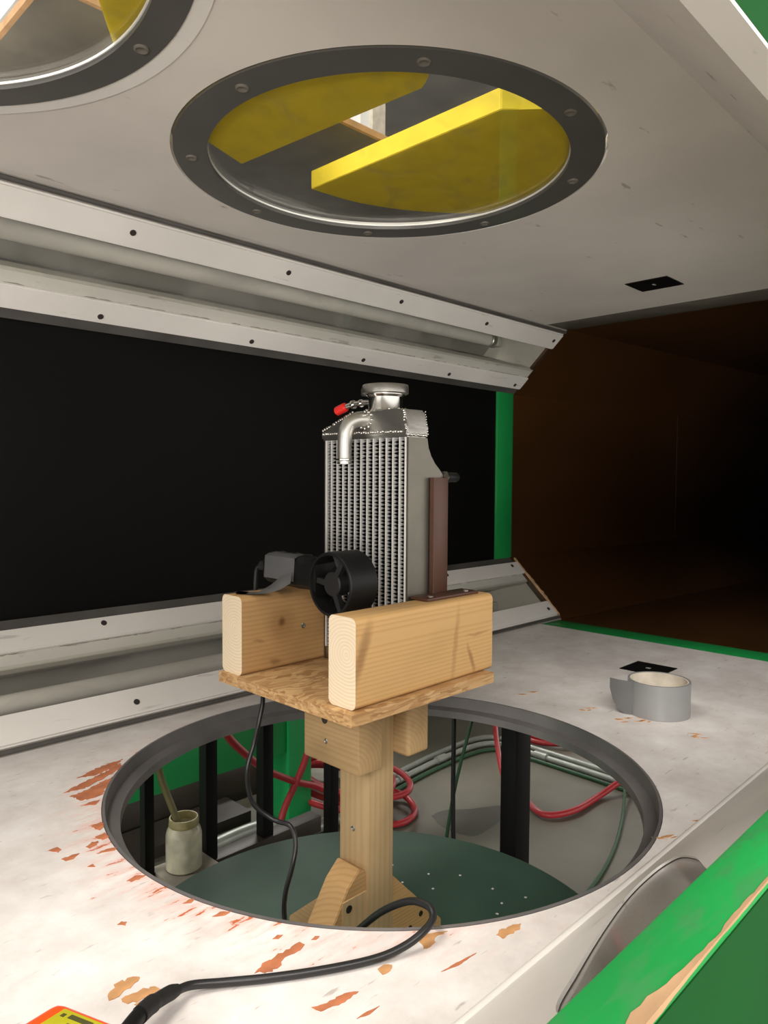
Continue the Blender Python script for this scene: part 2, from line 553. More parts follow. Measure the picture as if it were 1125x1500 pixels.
def from_bm(name, bm, m, parent=None, smooth=None):
    bmesh.ops.recalc_face_normals(bm, faces=bm.faces)
    me = bpy.data.meshes.new(name)
    bm.to_mesh(me)
    bm.free()
    return link(name, me, m, parent, smooth)


def bm_box(bm, mn, mx):
    v = [bm.verts.new((x, y, z)) for x in (mn[0], mx[0]) for y in (mn[1], mx[1]) for z in (mn[2], mx[2])]
    f = []
    for q in ((0, 1, 3, 2), (4, 6, 7, 5), (0, 4, 5, 1), (2, 3, 7, 6), (0, 2, 6, 4), (1, 5, 7, 3)):
        f.append(bm.faces.new([v[i] for i in q]))
    return v, f


def box(name, mn, mx, m, parent=None, bevel=0.0, axis=None, seg=2, smooth=35):
    bm = bmesh.new()
    bm_box(bm, mn, mx)
    if bevel:
        ed = bm.edges[:]
        if axis is not None:
            ed = [e for e in ed if abs((e.verts[0].co - e.verts[1].co).normalized()[axis]) > 0.9]
        bmesh.ops.bevel(bm, geom=ed, offset=bevel, segments=seg, affect='EDGES', profile=0.5)
    return from_bm(name, bm, m, parent, smooth if bevel else None)


def prism(name, pts, axis, a, b, m, parent=None, bevel=0.0, smooth=None):
    """a 2-D outline pushed along an axis: axis 0 -> (y,z), 1 -> (x,z), 2 -> (x,y)"""
    def P(p, t):
        return {0: (t, p[0], p[1]), 1: (p[0], t, p[1]), 2: (p[0], p[1], t)}[axis]
    bm = bmesh.new()
    va = [bm.verts.new(P(p, a)) for p in pts]
    vb = [bm.verts.new(P(p, b)) for p in pts]
    bm.faces.new(va)
    bm.faces.new(vb[::-1])
    n = len(pts)
    for i in range(n):
        bm.faces.new((va[i], vb[i], vb[(i + 1) % n], va[(i + 1) % n]))
    if bevel:
        bmesh.ops.bevel(bm, geom=bm.edges[:], offset=bevel, segments=2, affect='EDGES')
    return from_bm(name, bm, m, parent, smooth)


def frame_of(d):
    d = Vector(d).normalized()
    h = Vector((0, 0, 1)) if abs(d.z) < 0.9 else Vector((1, 0, 0))
    u = d.cross(h).normalized()
    return d, u, d.cross(u).normalized()


def lathe(name, base, axis, prof, m, parent=None, n=40, smooth=40, closed=False):
    """prof: (distance along the axis, radius); closed joins the last ring to the first"""
    d, u, v = frame_of(axis)
    base = Vector(base)
    bm = bmesh.new()
    rings = []
    for t, r in prof:
        if r < 1e-6:
            rings.append([bm.verts.new(base + d * t)])
        else:
            rings.append([bm.verts.new(base + d * t + (u * math.cos(2 * math.pi * i / n) + v * math.sin(2 * math.pi * i / n)) * r) for i in range(n)])
    pairs = list(zip(rings[:-1], rings[1:]))
    if closed:
        pairs.append((rings[-1], rings[0]))
    for A, B in pairs:
        for i in range(n):
            j = (i + 1) % n
            if len(A) == 1 and len(B) == 1:
                break
            if len(A) == 1:
                bm.faces.new((A[0], B[i], B[j]))
            elif len(B) == 1:
                bm.faces.new((A[i], B[0], A[j]))
            else:
                bm.faces.new((A[i], B[i], B[j], A[j]))
    return from_bm(name, bm, m, parent, smooth)


def cyl(name, p0, p1, r, m, parent=None, n=16, bev=0.0):
    p0, p1 = Vector(p0), Vector(p1)
    L = (p1 - p0).length
    b = min(bev, L / 3, r / 2)
    prof = [(0, 0), (0, r - b), (b, r), (L - b, r), (L, r - b), (L, 0)] if b else [(0, 0), (0, r), (L, r), (L, 0)]
    return lathe(name, p0, p1 - p0, prof, m, parent, n)


def spline(pts, k=8):
    P = [Vector(p) for p in pts]
    P = [P[0] * 2 - P[1]] + P + [P[-1] * 2 - P[-2]]
    out = []
    for i in range(1, len(P) - 2):
        for j in range(k):
            t = j / k
            a, b, c, d = P[i - 1], P[i], P[i + 1], P[i + 2]
            out.append(0.5 * ((2 * b) + (c - a) * t + (2 * a - 5 * b + 4 * c - d) * t * t + (3 * b - a - 3 * c + d) * t ** 3))
    out.append(P[-2])
    return out


def pipe(name, pts, r, m, parent=None, n=10, k=8, smooth=True, radii=None):
    path = spline(pts, k) if smooth else [Vector(p) for p in pts]
    bm = bmesh.new()
    rings = []
    up = None
    for i, p in enumerate(path):
        d = (path[min(i + 1, len(path) - 1)] - path[max(i - 1, 0)]).normalized()
        if up is None:
            up = frame_of(d)[1]
        up = (up - d * up.dot(d)).normalized()
        v = d.cross(up)
        rr = radii(i / (len(path) - 1)) if radii else r
        rings.append([bm.verts.new(p + (up * math.cos(2 * math.pi * a / n) + v * math.sin(2 * math.pi * a / n)) * rr) for a in range(n)])
    for A, B in zip(rings[:-1], rings[1:]):
        for i in range(n):
            bm.faces.new((A[i], B[i], B[(i + 1) % n], A[(i + 1) % n]))
    bm.faces.new(rings[0][::-1])
    bm.faces.new(rings[-1])
    return from_bm(name, bm, m, parent, 50)


def annulus_slab(bm, rect, c, r, z0, z1, n=96):
    """a flat slab with a round hole: rect = (x0, x1, y0, y1)"""
    x0, x1, y0, y1 = rect
    ang = [2 * math.pi * i / n for i in range(n)]
    ang += [math.atan2(y - c[1], x - c[0]) % (2 * math.pi) for x in (x0, x1) for y in (y0, y1)]
    ang = sorted(ang)
    R = []
    for a in ang:
        ca, sa = math.cos(a), math.sin(a)
        t = min([(x1 - c[0]) / ca if ca > 1e-9 else 1e9, (x0 - c[0]) / ca if ca < -1e-9 else 1e9,
                 (y1 - c[1]) / sa if sa > 1e-9 else 1e9, (y0 - c[1]) / sa if sa < -1e-9 else 1e9])
        i = (c[0] + r * ca, c[1] + r * sa)
        o = (c[0] + t * ca, c[1] + t * sa)
        R.append([bm.verts.new((*i, z0)), bm.verts.new((*o, z0)), bm.verts.new((*o, z1)), bm.verts.new((*i, z1))])
    for k in range(len(R)):
        A, B = R[k], R[(k + 1) % len(R)]
        for j in range(4):
            bm.faces.new((A[j], A[(j + 1) % 4], B[(j + 1) % 4], B[j]))


def thing(name, label, cat, loc=(0, 0, 0), group=None, kind=None):
    o = bpy.data.objects.new(name, None)
    o.empty_display_size = 0.02
    COL.objects.link(o)
    o.location = loc
    return tag(o, label, cat, group, kind)


def tag(o, label, cat=None, group=None, kind=None):
    o['label'] = label
    if cat:
        o['category'] = cat
    if group:
        o['group'] = group
    if kind:
        o['kind'] = kind
    return o


def share(src, name, loc, parent, rot=None):
    """another object with the same mesh"""
    o = bpy.data.objects.new(name, src.data)
    COL.objects.link(o)
    o.parent = parent
    o.location = Vector(loc) - (world_loc(parent) if parent else Vector())
    if rot is not None:
        o.rotation_euler = rot
    else:
        o.rotation_euler = src.rotation_euler
    return o

# ================================================================== the setting: the test section
XA, XE = -0.75, 1.445          # the section's floor runs from XA to XE
HC = (0.5864, 0.5768)          # round opening in the floor
W1, W2 = (0.602, 0.588), (0.035, 0.580)   # round windows in the ceiling

bm = bmesh.new()
annulus_slab(bm, (XA, XE, 0.268, 0.917), HC, 0.2996, -0.022, 0.0, 128)
floor = tag(from_bm('floor', bm, M['floor']), 'worn white painted tunnel floor with a large round opening', kind='structure', cat='floor')
rim = lathe('hole_rim', (*HC, 0), (0, 0, 1), [(-0.027, 0.2990), (0.0006, 0.2990), (0.0006, 0.2962), (-0.0150, 0.2950), (-0.0170, 0.2820), (-0.027, 0.2815)], M['liner'], floor, n=128, closed=True)
rim['label'] = 'dark grey metal rim of the round opening'


def rough_outline(pts, jag=0.0016):
    out = []
    for i, p in enumerate(pts):
        q = pts[(i + 1) % len(pts)]
        L = math.hypot(q[0] - p[0], q[1] - p[1])
        k = max(2, int(L / 0.0025))
        for j in range(k):
            t = j / k
            a = jag * (1 if j else 0.4)
            out.append((p[0] + (q[0] - p[0]) * t + random.uniform(-a, a), p[1] + (q[1] - p[1]) * t + random.uniform(-a, a)))
    return out


CHIPS = [
 [(0.3029, 0.7677), (0.3321, 0.7802), (0.3647, 0.7927), (0.3821, 0.8035), (0.3782, 0.7904), (0.3476, 0.7725), (0.3213, 0.7637)],
 [(0.3045, 0.7544), (0.3224, 0.7578), (0.3452, 0.7672), (0.3589, 0.7717), (0.3439, 0.7511), (0.329, 0.7348), (0.3095, 0.736)],
 [(0.329, 0.796), (0.3645, 0.8095), (0.3906, 0.8126), (0.3776, 0.7994), (0.3472, 0.7885)],
 [(0.3032, 0.7245), (0.3124, 0.7264), (0.323, 0.7248), (0.3153, 0.717)],
 [(0.2923, 0.6742), (0.3029, 0.6773), (0.3016, 0.6669), (0.2942, 0.6609)],
 [(0.2864, 0.6521), (0.2961, 0.6535), (0.2953, 0.6432), (0.288, 0.6415)],
 [(0.246, 0.6571), (0.254, 0.6577), (0.2546, 0.6503), (0.251, 0.6472)],
 [(0.2481, 0.6338), (0.2572, 0.6345), (0.2637, 0.6329), (0.2561, 0.6274), (0.2492, 0.6279)],
 [(0.2717, 0.6402), (0.2793, 0.6448), (0.2848, 0.6429), (0.2807, 0.6364), (0.2737, 0.6348)],
 [(0.2734, 0.6216), (0.2835, 0.6233), (0.2925, 0.6196), (0.2876, 0.6159)],
 [(0.2718, 0.5616), (0.2808, 0.5642), (0.2874, 0.5592), (0.2803, 0.556), (0.2741, 0.5578)],
 [(0.2397, 0.5103), (0.2438, 0.5121), (0.2463, 0.5085), (0.2436, 0.5052)],
 [(0.2022, 0.445), (0.2112, 0.4504), (0.2215, 0.4484), (0.2241, 0.444), (0.2184, 0.4422), (0.2126, 0.4399), (0.2048, 0.4371), (0.2, 0.4384)],
 [(0.2806, 0.3942), (0.2922, 0.3993), (0.3074, 0.3985), (0.323, 0.399), (0.3234, 0.3942), (0.3149, 0.392), (0.304, 0.3926), (0.2898, 0.3869)],
 [(0.295, 0.4695), (0.3024, 0.4708), (0.3092, 0.4653), (0.3029, 0.4641)],
 [(0.3107, 0.4156), (0.316, 0.417), (0.3188, 0.4142), (0.3138, 0.4125)],
 [(0.33, 0.3952), (0.3343, 0.3965), (0.3367, 0.3941), (0.3324, 0.3928)],
 [(0.2867, 0.3433), (0.2957, 0.3393), (0.3098, 0.3375), (0.3176, 0.3323), (0.3024, 0.3326), (0.2886, 0.3363)],
 [(0.3414, 0.3393), (0.3478, 0.3398), (0.3516, 0.335), (0.3466, 0.3321), (0.3398, 0.3332)],
 [(0.3844, 0.3399), (0.3919, 0.3413), (0.4025, 0.3353), (0.407, 0.332), (0.397, 0.334), (0.3878, 0.33), (0.379, 0.3313)],
 [(0.3697, 0.3071), (0.3819, 0.3058), (0.4026, 0.3024), (0.3836, 0.303)],
 [(0.4285, 0.3048), (0.4377, 0.3059), (0.453, 0.3001), (0.446, 0.2965), (0.4288, 0.299)],
 [(0.2999, 0.3161), (0.3091, 0.3159), (0.3178, 0.3138), (0.3086, 0.313)],
 [(0.9481, 0.5366), (0.972, 0.5357), (0.9702, 0.5149), (0.9488, 0.5141), (0.9453, 0.5262)],
 [(0.9325, 0.468), (0.9598, 0.4737), (0.9809, 0.4698), (0.9541, 0.4628), (0.9312, 0.4614)],
 [(0.9393, 0.4457), (0.9664, 0.4468), (0.9745, 0.4388), (0.9513, 0.4378)],
 [(0.9536, 0.6406), (0.9738, 0.6415), (0.965, 0.6194), (0.9475, 0.6215)],
 [(0.9409, 0.3706), (0.9575, 0.3684), (0.9619, 0.3605), (0.9435, 0.3612)],
 [(0.6842, 0.2762), (0.7075, 0.2766), (0.7126, 0.2694), (0.6985, 0.2678)],
 [(0.6459, 0.2741), (0.6616, 0.2764), (0.6533, 0.2703)],
 [(0.2587, 0.6059), (0.2639, 0.6069), (0.2636, 0.601)],
 [(0.2881, 0.5003), (0.294, 0.5022), (0.2988, 0.5001), (0.2931, 0.4966)],
 [(0.2055, 0.4347), (0.2139, 0.4341), (0.2273, 0.4297), (0.2285, 0.424), (0.2223, 0.4231), (0.2117, 0.4251), (0.2074, 0.4276)],
 [(0.2093, 0.424), (0.2174, 0.4228), (0.2251, 0.4186), (0.2187, 0.4155), (0.2115, 0.4176)]]

FINE = {23, 24, 25, 26, 27, 28, 29}
_all = []
for i, c in enumerate(CHIPS):
    if i not in FINE:
        ar = abs(sum(c[k][0] * c[(k + 1) % len(c)][1] - c[(k + 1) % len(c)][0] * c[k][1] for k in range(len(c)))) / 2
        pe = sum(math.dist(c[k], c[(k + 1) % len(c)]) for k in range(len(c)))
        _all.append((i, c, min(0.0016, 0.45 * ar / pe)))
        continue
    mx_, my_ = sum(q[0] for q in c) / len(c), sum(q[1] for q in c) / len(c)
    for k in range(5):                          # a cluster of thin slivers
        a = -0.75 + random.uniform(-0.5, 0.5)
        l, t = random.uniform(0.004, 0.010), random.uniform(0.0010, 0.0022)
        ox, oy = mx_ + random.uniform(-0.014, 0.014), my_ + random.uniform(-0.010, 0.010)
        ca, sa = math.cos(a), math.sin(a)
        _all.append((i, [(ox + ca * u - sa * v, oy + sa * u + ca * v) for u, v in ((-l, 0), (0, -t), (l, t * 0.3), (0.2 * l, t))], 0.0006))
for i, c, jag in _all:
    bm = bmesh.new()
    f = bm.faces.new([bm.verts.new((x, y, 0.0)) for x, y in rough_outline(c, jag)])
    r = bmesh.ops.extrude_face_region(bm, geom=[f])
    bmesh.ops.translate(bm, vec=(0, 0, 0.0004), verts=[e for e in r['geom'] if isinstance(e, bmesh.types.BMVert)])
    from_bm('paint_chip', bm, M['chip2'] if i in (12, 32, 33, 18, 19, 21, 23, 24, 25, 26, 27, 28, 29) else M['chip'], floor)

bm = bmesh.new()
annulus_slab(bm, (0.3285, XE, 0.268, 0.914), W1, 0.2365, 0.6796, 0.701, 128)
annulus_slab(bm, (XA, 0.3285, 0.268, 0.914), W2, 0.289, 0.6796, 0.701, 128)
ceiling = tag(from_bm('ceiling', bm, M['ceil']), 'pale painted tunnel ceiling with two round windows', kind='structure', cat='ceiling')


def chamfer(name, label, p0, p1, nrm, tube_label, x0=XA, x1=1.535, flip=False):
    """far light trough set at 45 degrees: rails with screws, recess, lip, cover, tube"""
    p0, p1, nrm = Vector(p0), Vector(p1), Vector(nrm).normalized()

    def S(s, n):
        q = p0 + (p1 - p0) * s + nrm * n
        return (q.x, q.y)

    root = thing(name, label, 'wall', ((x0 + x1) / 2, *S(0.5, 0)), kind='structure')

    def bar(nm, s0, s1, n0, n1, m, xa=x0, xb=x1, bev=0.0):
        return prism(nm, [S(s0, n0), S(s1, n0), S(s1, n1), S(s0, n1)], 0, xa, xb, m, root, bevel=bev, smooth=30 if bev else None)

    sl = x1
    bar('sealant_bead', -0.015, 0.05, -0.0005, 0.02, M['bead'], bev=0.0)
    cq = S(0.022, -0.001)
    cyl('corner_bead', (x0, *cq), (x1, *cq), 0.0035, M['strip'], root, n=10)
    r1 = bar('rail', 0.05, 0.268, -0.004, 0.006, M['rail'], bev=0.0025)
    r2 = bar('rail', 0.715, 0.893, -0.004, 0.006, M['rail'], bev=0.0012)
    bar('gasket_strip', 0.893, 0.985, 0.001, 0.012, M['strip'])
    bar('trough_lip', 0.60, 0.715, 0.0015, 0.014, M['lip'], bev=0.0008)
    # recess: three sides and a back
    xr = 1.435
    bar('trough_back', 0.10, 0.74, 0.060, 0.064, M['trough'], x0, xr)
    prism('trough_side', [S(0.262, 0.006), S(0.25, 0.006), S(0.10, 0.062), S(0.112, 0.062)], 0, x0, xr, M['trough'], root)
    prism('trough_side', [S(0.60, 0.014), S(0.612, 0.014), S(0.74, 0.062), S(0.728, 0.062)], 0, x0, xr, M['trough'], root)
    # slanting end plate of the recess
    bm = bmesh.new()
    q = [bm.verts.new((x, *S(s, n))) for x, s, n in ((xr - 0.03, 0.1, 0.062), (xr - 0.03, 0.74, 0.062), (x1, 0.72, 0.004), (x1, 0.26, 0.004), (x1, 0.1, 0.062), (x1, 0.74, 0.062))]
    for f in ((0, 1, 2, 3), (0, 3, 4), (1, 5, 2), (3, 2, 5, 4), (0, 4, 5, 1)):
        bm.faces.new([q[i] for i in f])
    from_bm('end_plate', bm, M['lip'], root)
    # line of dirt gathered along the lip, broken here and there
    bm = bmesh.new()
    xx = x0
    while xx < x1 - 0.05:
        ln = random.uniform(0.006, 0.03)
        if random.random() < 0.55:
            h = random.uniform(0.003, 0.009)
            v = [bm.verts.new((a, *S(0.714 - b, nn))) for nn in (0.0008, 0.0016) for a, b in ((xx, 0), (xx + ln, 0), (xx + ln * 0.7, h), (xx + ln * 0.2, h * 0.6))]
            for f in ((0, 1, 2, 3), (7, 6, 5, 4), (0, 4, 5, 1), (1, 5, 6, 2), (2, 6, 7, 3), (3, 7, 4, 0)):
                bm.faces.new([v[i] for i in f])
        xx += ln
    from_bm('dirt_line', bm, M['bead'], root)['kind'] = 'stuff'
    bar('cover_pane', 0.255, 0.62, 0.0005, 0.0025, M['cover'])
    scr = None
    for s, rl, par in ((0.15, r1, 0), (0.835, r2, 1)):
        for k in range(-4, 5):
            xs = 0.470 + 0.2603 * k
            if xs < x0 + 0.02:
                continue
            if s > 0.5 and k == 4:
                xs -= 0.01
            q = S(s, -0.0043)
            if scr is None:
                scr = cyl('screw', (xs, *S(s, -0.0055)), (xs, *S(s, 0.002)), 0.0042, M['hole'], rl, n=12)
                base = world_loc(scr)
                off = base - Vector((xs, *S(s, 0)))
            else:
                share(scr, 'screw', Vector((xs, *S(s, 0))) + off, rl)
    # the tube itself is a thing of its own
    c = S(0.405, 0.025)
    t = thing('fluorescent_tube', tube_label, 'lamp', (0.3, *c))
    cyl('glass_tube', (x0 + 0.05, *c), (1.335, *c), 0.0145, M['tube'], t, n=24, bev=0.004)
    cyl('end_cap', (1.335, *c), (1.352, *c), 0.0150, M['metal_cap'], t, n=24, bev=0.002)
    
    box('socket', (1.352, c[0] - 0.011, c[1] - 0.013), (1.372, c[0] + 0.016, c[1] + 0.013), M['lip'], t, bevel=0.003)
    return root


chamfer('wall_upper_far', 'white railed light trough along the top of the black far wall',
        (0.914, 0.6796), (1.060, 0.5405), (0.69, 0.72), 'unlit white fluorescent tube in the upper far light trough')
chamfer('wall_lower_far', 'white railed light trough along the bottom of the black far wall',
        (0.9165, 0.0), (1.060, 0.1385), (0.69, -0.72), 'unlit white fluorescent tube in the lower far light trough')

# far wall: black board in the window frame, green post at its downstream end
wall = tag(box('wall_far', (XA, 1.064, 0.12), (1.475, 1.075, 0.56), M['black']), 'flat black board filling the far side window', kind='structure', cat='wall')
tag(box('trim_1', (1.468, 1.0585, 0.128), (1.534, 1.075, 0.552), M['green3'], bevel=0.002), 'green painted upright at the downstream end of the black board', kind='structure', cat='trim')
tag(box('trim_2', (XE, 0.268, -0.022), (1.523, 0.917, -0.001), M['green3'], bevel=0.003), 'green painted strip across the floor where the brown duct begins', kind='structure', cat='trim')
tag(box('trim_3', (XE, 0.268, 0.681), (1.540, 0.914, 0.701), M['greystrip'], bevel=0.002), 'grey strip across the ceiling where the brown duct begins', kind='structure', cat='trim')

# brown octagonal duct downstream
octa = [(0.268, -0.002), (0.9165, -0.002), (1.061, 0.139), (1.061, 0.541), (0.914, 0.683), (0.268, 0.683), (0.126, 0.541), (0.126, 0.139)]
duct = thing('wall_duct', 'dark brown varnished octagonal duct widening downstream', 'duct', (1.53, 0.592, 0.34), kind='structure')


def duct_ring(x, k, grow=0.0):
    cy, cz = 0.592, 0.340
    out = []
    for y, z in octa:
        d = Vector((y - cy, z - cz))
        d = d * k + d.normalized() * grow
        out.append((x, cy + d.x, cz + d.y))
    return out


A0, B0 = duct_ring(1.525, 1.0), duct_ring(4.4, 1.32)
A1, B1 = duct_ring(1.525, 1.0, 0.02), duct_ring(4.4, 1.32, 0.02)
for i in range(8):
    j = (i + 1) % 8
    bm = bmesh.new()
    v = [bm.verts.new(p) for p in (A0[i], A0[j], B0[j], B0[i], A1[i], A1[j], B1[j], B1[i])]
    for f in ((0, 1, 2, 3), (4, 7, 6, 5), (0, 4, 5, 1), (3, 2, 6, 7), (1, 5, 6, 2), (0, 3, 7, 4)):
        bm.faces.new([v[k] for k in f])
    from_bm('panel', bm, M['duct'], duct)
R0, R1 = duct_ring(2.66, 1.1258), duct_ring(2.70, 1.1302)
for i in (2,):
    bm = bmesh.new()
    a, b2 = Vector(R0[i]), Vector(R0[i + 1])
    c2, d2 = Vector(R1[i + 1]), Vector(R1[i])
    ins = (Vector((2.68, 0.592, 0.34)) - (a + b2) / 2).normalized() * 0.0008
    v = [bm.verts.new(p) for p in (a, b2, c2, d2, a + ins, b2 + ins, c2 + ins, d2 + ins)]
    for f in ((0, 1, 2, 3), (4, 7, 6, 5), (0, 4, 5, 1), (3, 2, 6, 7), (1, 5, 6, 2), (0, 3, 7, 4)):
        bm.faces.new([v[k] for k in f])
    from_bm('joint_batten', bm, M['duct'], duct)
E4 = duct_ring(4.4, 1.34)
prism('end_screen', [(p[1], p[2]) for p in E4], 0, 4.39, 4.42, M['bplastic2'], duct)
# splintered bare edge where the lower trough meets the duct
bm = bmesh.new()
rows = []
for k in range(25):
    t = k / 24
    y, z = 0.922 + 0.130 * t, 0.010 + 0.124 * t
    e = random.uniform(0.003, 0.008) * (1.4 if 0.25 < t < 0.7 else 0.7)
    rows.append([bm.verts.new(q) for q in ((1.5355, y, z - 0.004), (1.5355, y, z + 0.001), (1.5355 + e, y, z + 0.0015), (1.5355 + e, y, z - 0.004))])
for A, B in zip(rows[:-1], rows[1:]):
    for i in range(4):
        bm.faces.new((A[i], B[i], B[(i + 1) % 4], A[(i + 1) % 4]))
from_bm('splintered_edge', bm, M['barewood'], duct)

# near side: lower slope with a D-shaped smoky window, upper slope, sill, header
ys, zs = 0.1275, 0.1405
near = thing('wall_lower_near', 'white painted lower slope beside the green sill with a smoky rounded window', 'wall', (0.3, 0.198, 0.07), kind='structure')


def SN(x, s, n=0.0):
    """on the near lower slope: s from 0 at the floor edge to 1 at the sill; n below its surface"""
    d = Vector((ys - 0.268, zs)) * s + Vector((-0.707, -0.707)) * n
    return (x, 0.268 + d.x, d.y)


arc = [(0.225, 1.0), (0.262, 0.80), (0.312, 0.66), (0.365, 0.52), (0.420, 0.385), (0.470, 0.275), (0.512, 0.205), (0.545, 0.185), (0.558, 0.215), (0.553, 0.30), (0.527, 0.42), (0.475, 0.62), (0.420, 0.80), (0.360, 1.0)]
bm = bmesh.new()
arcp = spline([(x, s, 0) for x, s in arc], 5)
# slope surface as a filled outline with the window cut away
outline = [SN(XA, 0), SN(1.535, 0), SN(1.535, 1), SN(arc[-1][0], 1)] + [SN(p.x, min(p.y, 1.0)) for p in arcp[::-1]] + [SN(arc[0][0], 1), SN(XA, 1)]
clean = []
for p in outline:
    if not clean or (Vector(p) - Vector(clean[-1])).length > 1e-5:
        clean.append(p)
f = bm.faces.new([bm.verts.new(p) for p in clean])
r = bmesh.ops.extrude_face_region(bm, geom=[f])
bmesh.ops.translate(bm, vec=(0, -0.0012, -0.0012), verts=[e for e in r['geom'] if isinstance(e, bmesh.types.BMVert)])
from_bm('slope_board', bm, M['rail'], near)
bm = bmesh.new()
q = [bm.verts.new(SN(x, s, n)) for n in (0.0022, 0.0042) for x, s in ((0.12, 0.02), (0.66, 0.02), (0.66, 1.0), (0.12, 1.0))]
for ff in ((0, 1, 2, 3), (7, 6, 5, 4), (0, 4, 5, 1), (1, 5, 6, 2), (2, 6, 7, 3), (3, 7, 4, 0)):
    bm.faces.new([q[i] for i in ff])
from_bm('smoky_pane', bm, M['smoke'], near)
cyl('corner_bead', (XA, 0.266, 0.001), (1.535, 0.266, 0.001), 0.004, M['rail'], near, n=10)

upn = prism('wall_upper_near', [(0.268, 0.6796), (0.140, 0.5475), (0.134, 0.5535), (0.262, 0.686)], 0, XA, 1.535, M['ceil'])
tag(upn, 'plain pale upper slope between the ceiling and the green header', kind='structure', cat='wall')

sill = thing('window_1', 'green painted sill with a worn bare wood edge at the open near side', 'window sill', (0.3, 0.11, 0.15), kind='structure')
box('sill_board', (XA, 0.1035, 0.1445), (1.535, 0.1275, 0.150), M['green'], sill, bevel=0.0015)
bm = bmesh.new()
n = 400
va, vb, vc, vd = [], [], [], []
random.seed(3)
for i in range(n + 1):
    x = XA + (1.535 - XA) * i / n
    worn = 0.0011 + 0.0005 * math.sin(x * 31 + 1.0) + 0.0004 * math.sin(x * 83) + random.uniform(0, 0.0007)
    worn += (0.0026 + 0.0009 * math.sin(x * 140) + 0.0006 * math.sin(x * 390)) * math.exp(-((x - 0.240) / 0.032) ** 2)
    va.append(bm.verts.new((x, 0.1033 + worn, 0.1503)))
    vb.append(bm.verts.new((x, 0.1031, 0.1503)))
    vc.append(bm.verts.new((x, 0.1031, 0.1495 - worn * 0.45)))
    vd.append(bm.verts.new((x, 0.1050, 0.1480)))
for i in range(n):
    for P, Q in ((va, vb), (vb, vc), (vc, vd), (vd, va)):
        bm.faces.new((P[i], Q[i], Q[i + 1], P[i + 1]))
from_bm('worn_edge', bm, M['barewood'], sill)
tag(box('wall_near', (XA, 0.1035, -0.45), (1.535, 0.122, 0.1445), M['green2']), 'deep green outer panel below the worn sill', kind='structure', cat='wall')
tag(box('trim_4', (XA, 0.124, 0.543), (1.535, 0.139, 1.0), M['green2']), 'deep green header panel above the open near side', kind='structure', cat='trim')
box('header_edge', (XA, 0.1242, 0.5405), (1.535, 0.1400, 0.5475), M['ceil'], bpy.data.objects['trim_4'])

# round ceiling windows


def round_window(name, label, c, ro, ri, a0, lip, n=8):
    root = thing(name, label, 'window', (*c, 0.68), kind='structure')
    lathe('ring', (*c, 0), (0, 0, 1), [(0.6790, ro), (0.6830, ro), (0.6830, ri), (0.6790, ri)], M['ring'], root, n=128, closed=True)
    lathe('inner_lip', (*c, 0), (0, 0, 1), [(0.6831, ri + 0.003), (0.6852, ri + 0.003), (0.6852, ri - 0.0010), (0.6831, ri - 0.0010)], M['ringlip'], root, n=128, closed=True)
    if lip:
        lathe('outer_lip', (*c, 0), (0, 0, 1), [(0.6785, ro + 0.0135), (0.686, ro + 0.0135), (0.686, ro + 0.0005), (0.6800, ro + 0.0005)], M['rail'], root, n=128, closed=True)
    lathe('pane', (*c, 0), (0, 0, 1), [(0.6854, 0), (0.6854, ro + 0.0026), (0.6884, ro + 0.0026), (0.6884, 0)], M['pane'], root, n=96)
    s0 = None
    for k in range(n):
        a = math.radians(a0 + 360 / n * k)
        p = Vector((c[0] + math.cos(a) * (ro + ri) / 2, c[1] + math.sin(a) * (ro + ri) / 2, 0.6785))
        if s0 is None:
            s0 = lathe('screw', p, (0, 0, 1), [(0.002, 0.0065), (-0.0006, 0.0062), (-0.0012, 0.005), (-0.0002, 0.0032), (0.0004, 0)], M['greystrip'], root, n=16)
            off = world_loc(s0) - p
        else:
            share(s0, 'screw', p + off, root)
    return root


round_window('window_2', 'round clear window with a dark ring in the middle of the ceiling, yellow foam above', W1, 0.2337, 0.1985, 7, False)
round_window('window_3', 'round window with a dark ring cut off by the upper left corner', W2, 0.2750, 0.2480, -2, True)

# lab round the tunnel
tag(box('floor_lab', (-4, -3.5, -0.62), (6, 5, -0.60), M['concrete']), 'bare concrete laboratory floor seen through the opening', kind='structure', cat='floor')
tag(box('ceiling_lab', (-4, -3.5, 2.35), (6, 5, 2.40), M['labceil']), 'dim laboratory ceiling above the clear windows', kind='structure', cat='ceiling')
st_pts = spline([(x, y, 0) for x, y in [(1.5126, 1.2964), (1.5626, 1.294), (1.624, 1.2451), (1.7038, 1.1966), (1.6579, 1.1526), (1.56, 1.1384), (1.498, 1.1474), (1.4848, 1.229), (1.5126, 1.2964)]], 5)[:-1]
stain = prism('damp_patch', [(v.x, v.y) for v in st_pts], 2, -0.6002, -0.5997, mat('damp_concrete', (0.115, 0.115, 0.095), 0.35, noise=0.2, nscale=9), bpy.data.objects['floor_lab'])

# ================================================================== things above the ceiling


def foam(label, ctrl, smooth_from, smooth_to):
    """foam board cut by hand: corner points, with one run of them rounded off"""
    ctrl = [(x * 0.958, y * 0.958) for x, y in ctrl]
    fit = []
    for x, y in ctrl:                              # the boards sit inside the round opening
        d = Vector((x - W1[0], y - W1[1]))
        if d.length > 0.226:
            d = d.normalized() * 0.226
        fit.append((W1[0] + d.x, W1[1] + d.y))
    ctrl = fit
    run = [(p.x, p.y) for p in spline([(x, y, 0) for x, y in ctrl[smooth_from:smooth_to]], 6)]
    o = prism('foam_board', ctrl[:smooth_from] + run + ctrl[smooth_to:], 2, 0.6890, 0.7110, M['foam'], bevel=0.0008)
    return tag(o, label, 'foam board', 'yellow foam boards over the windows')


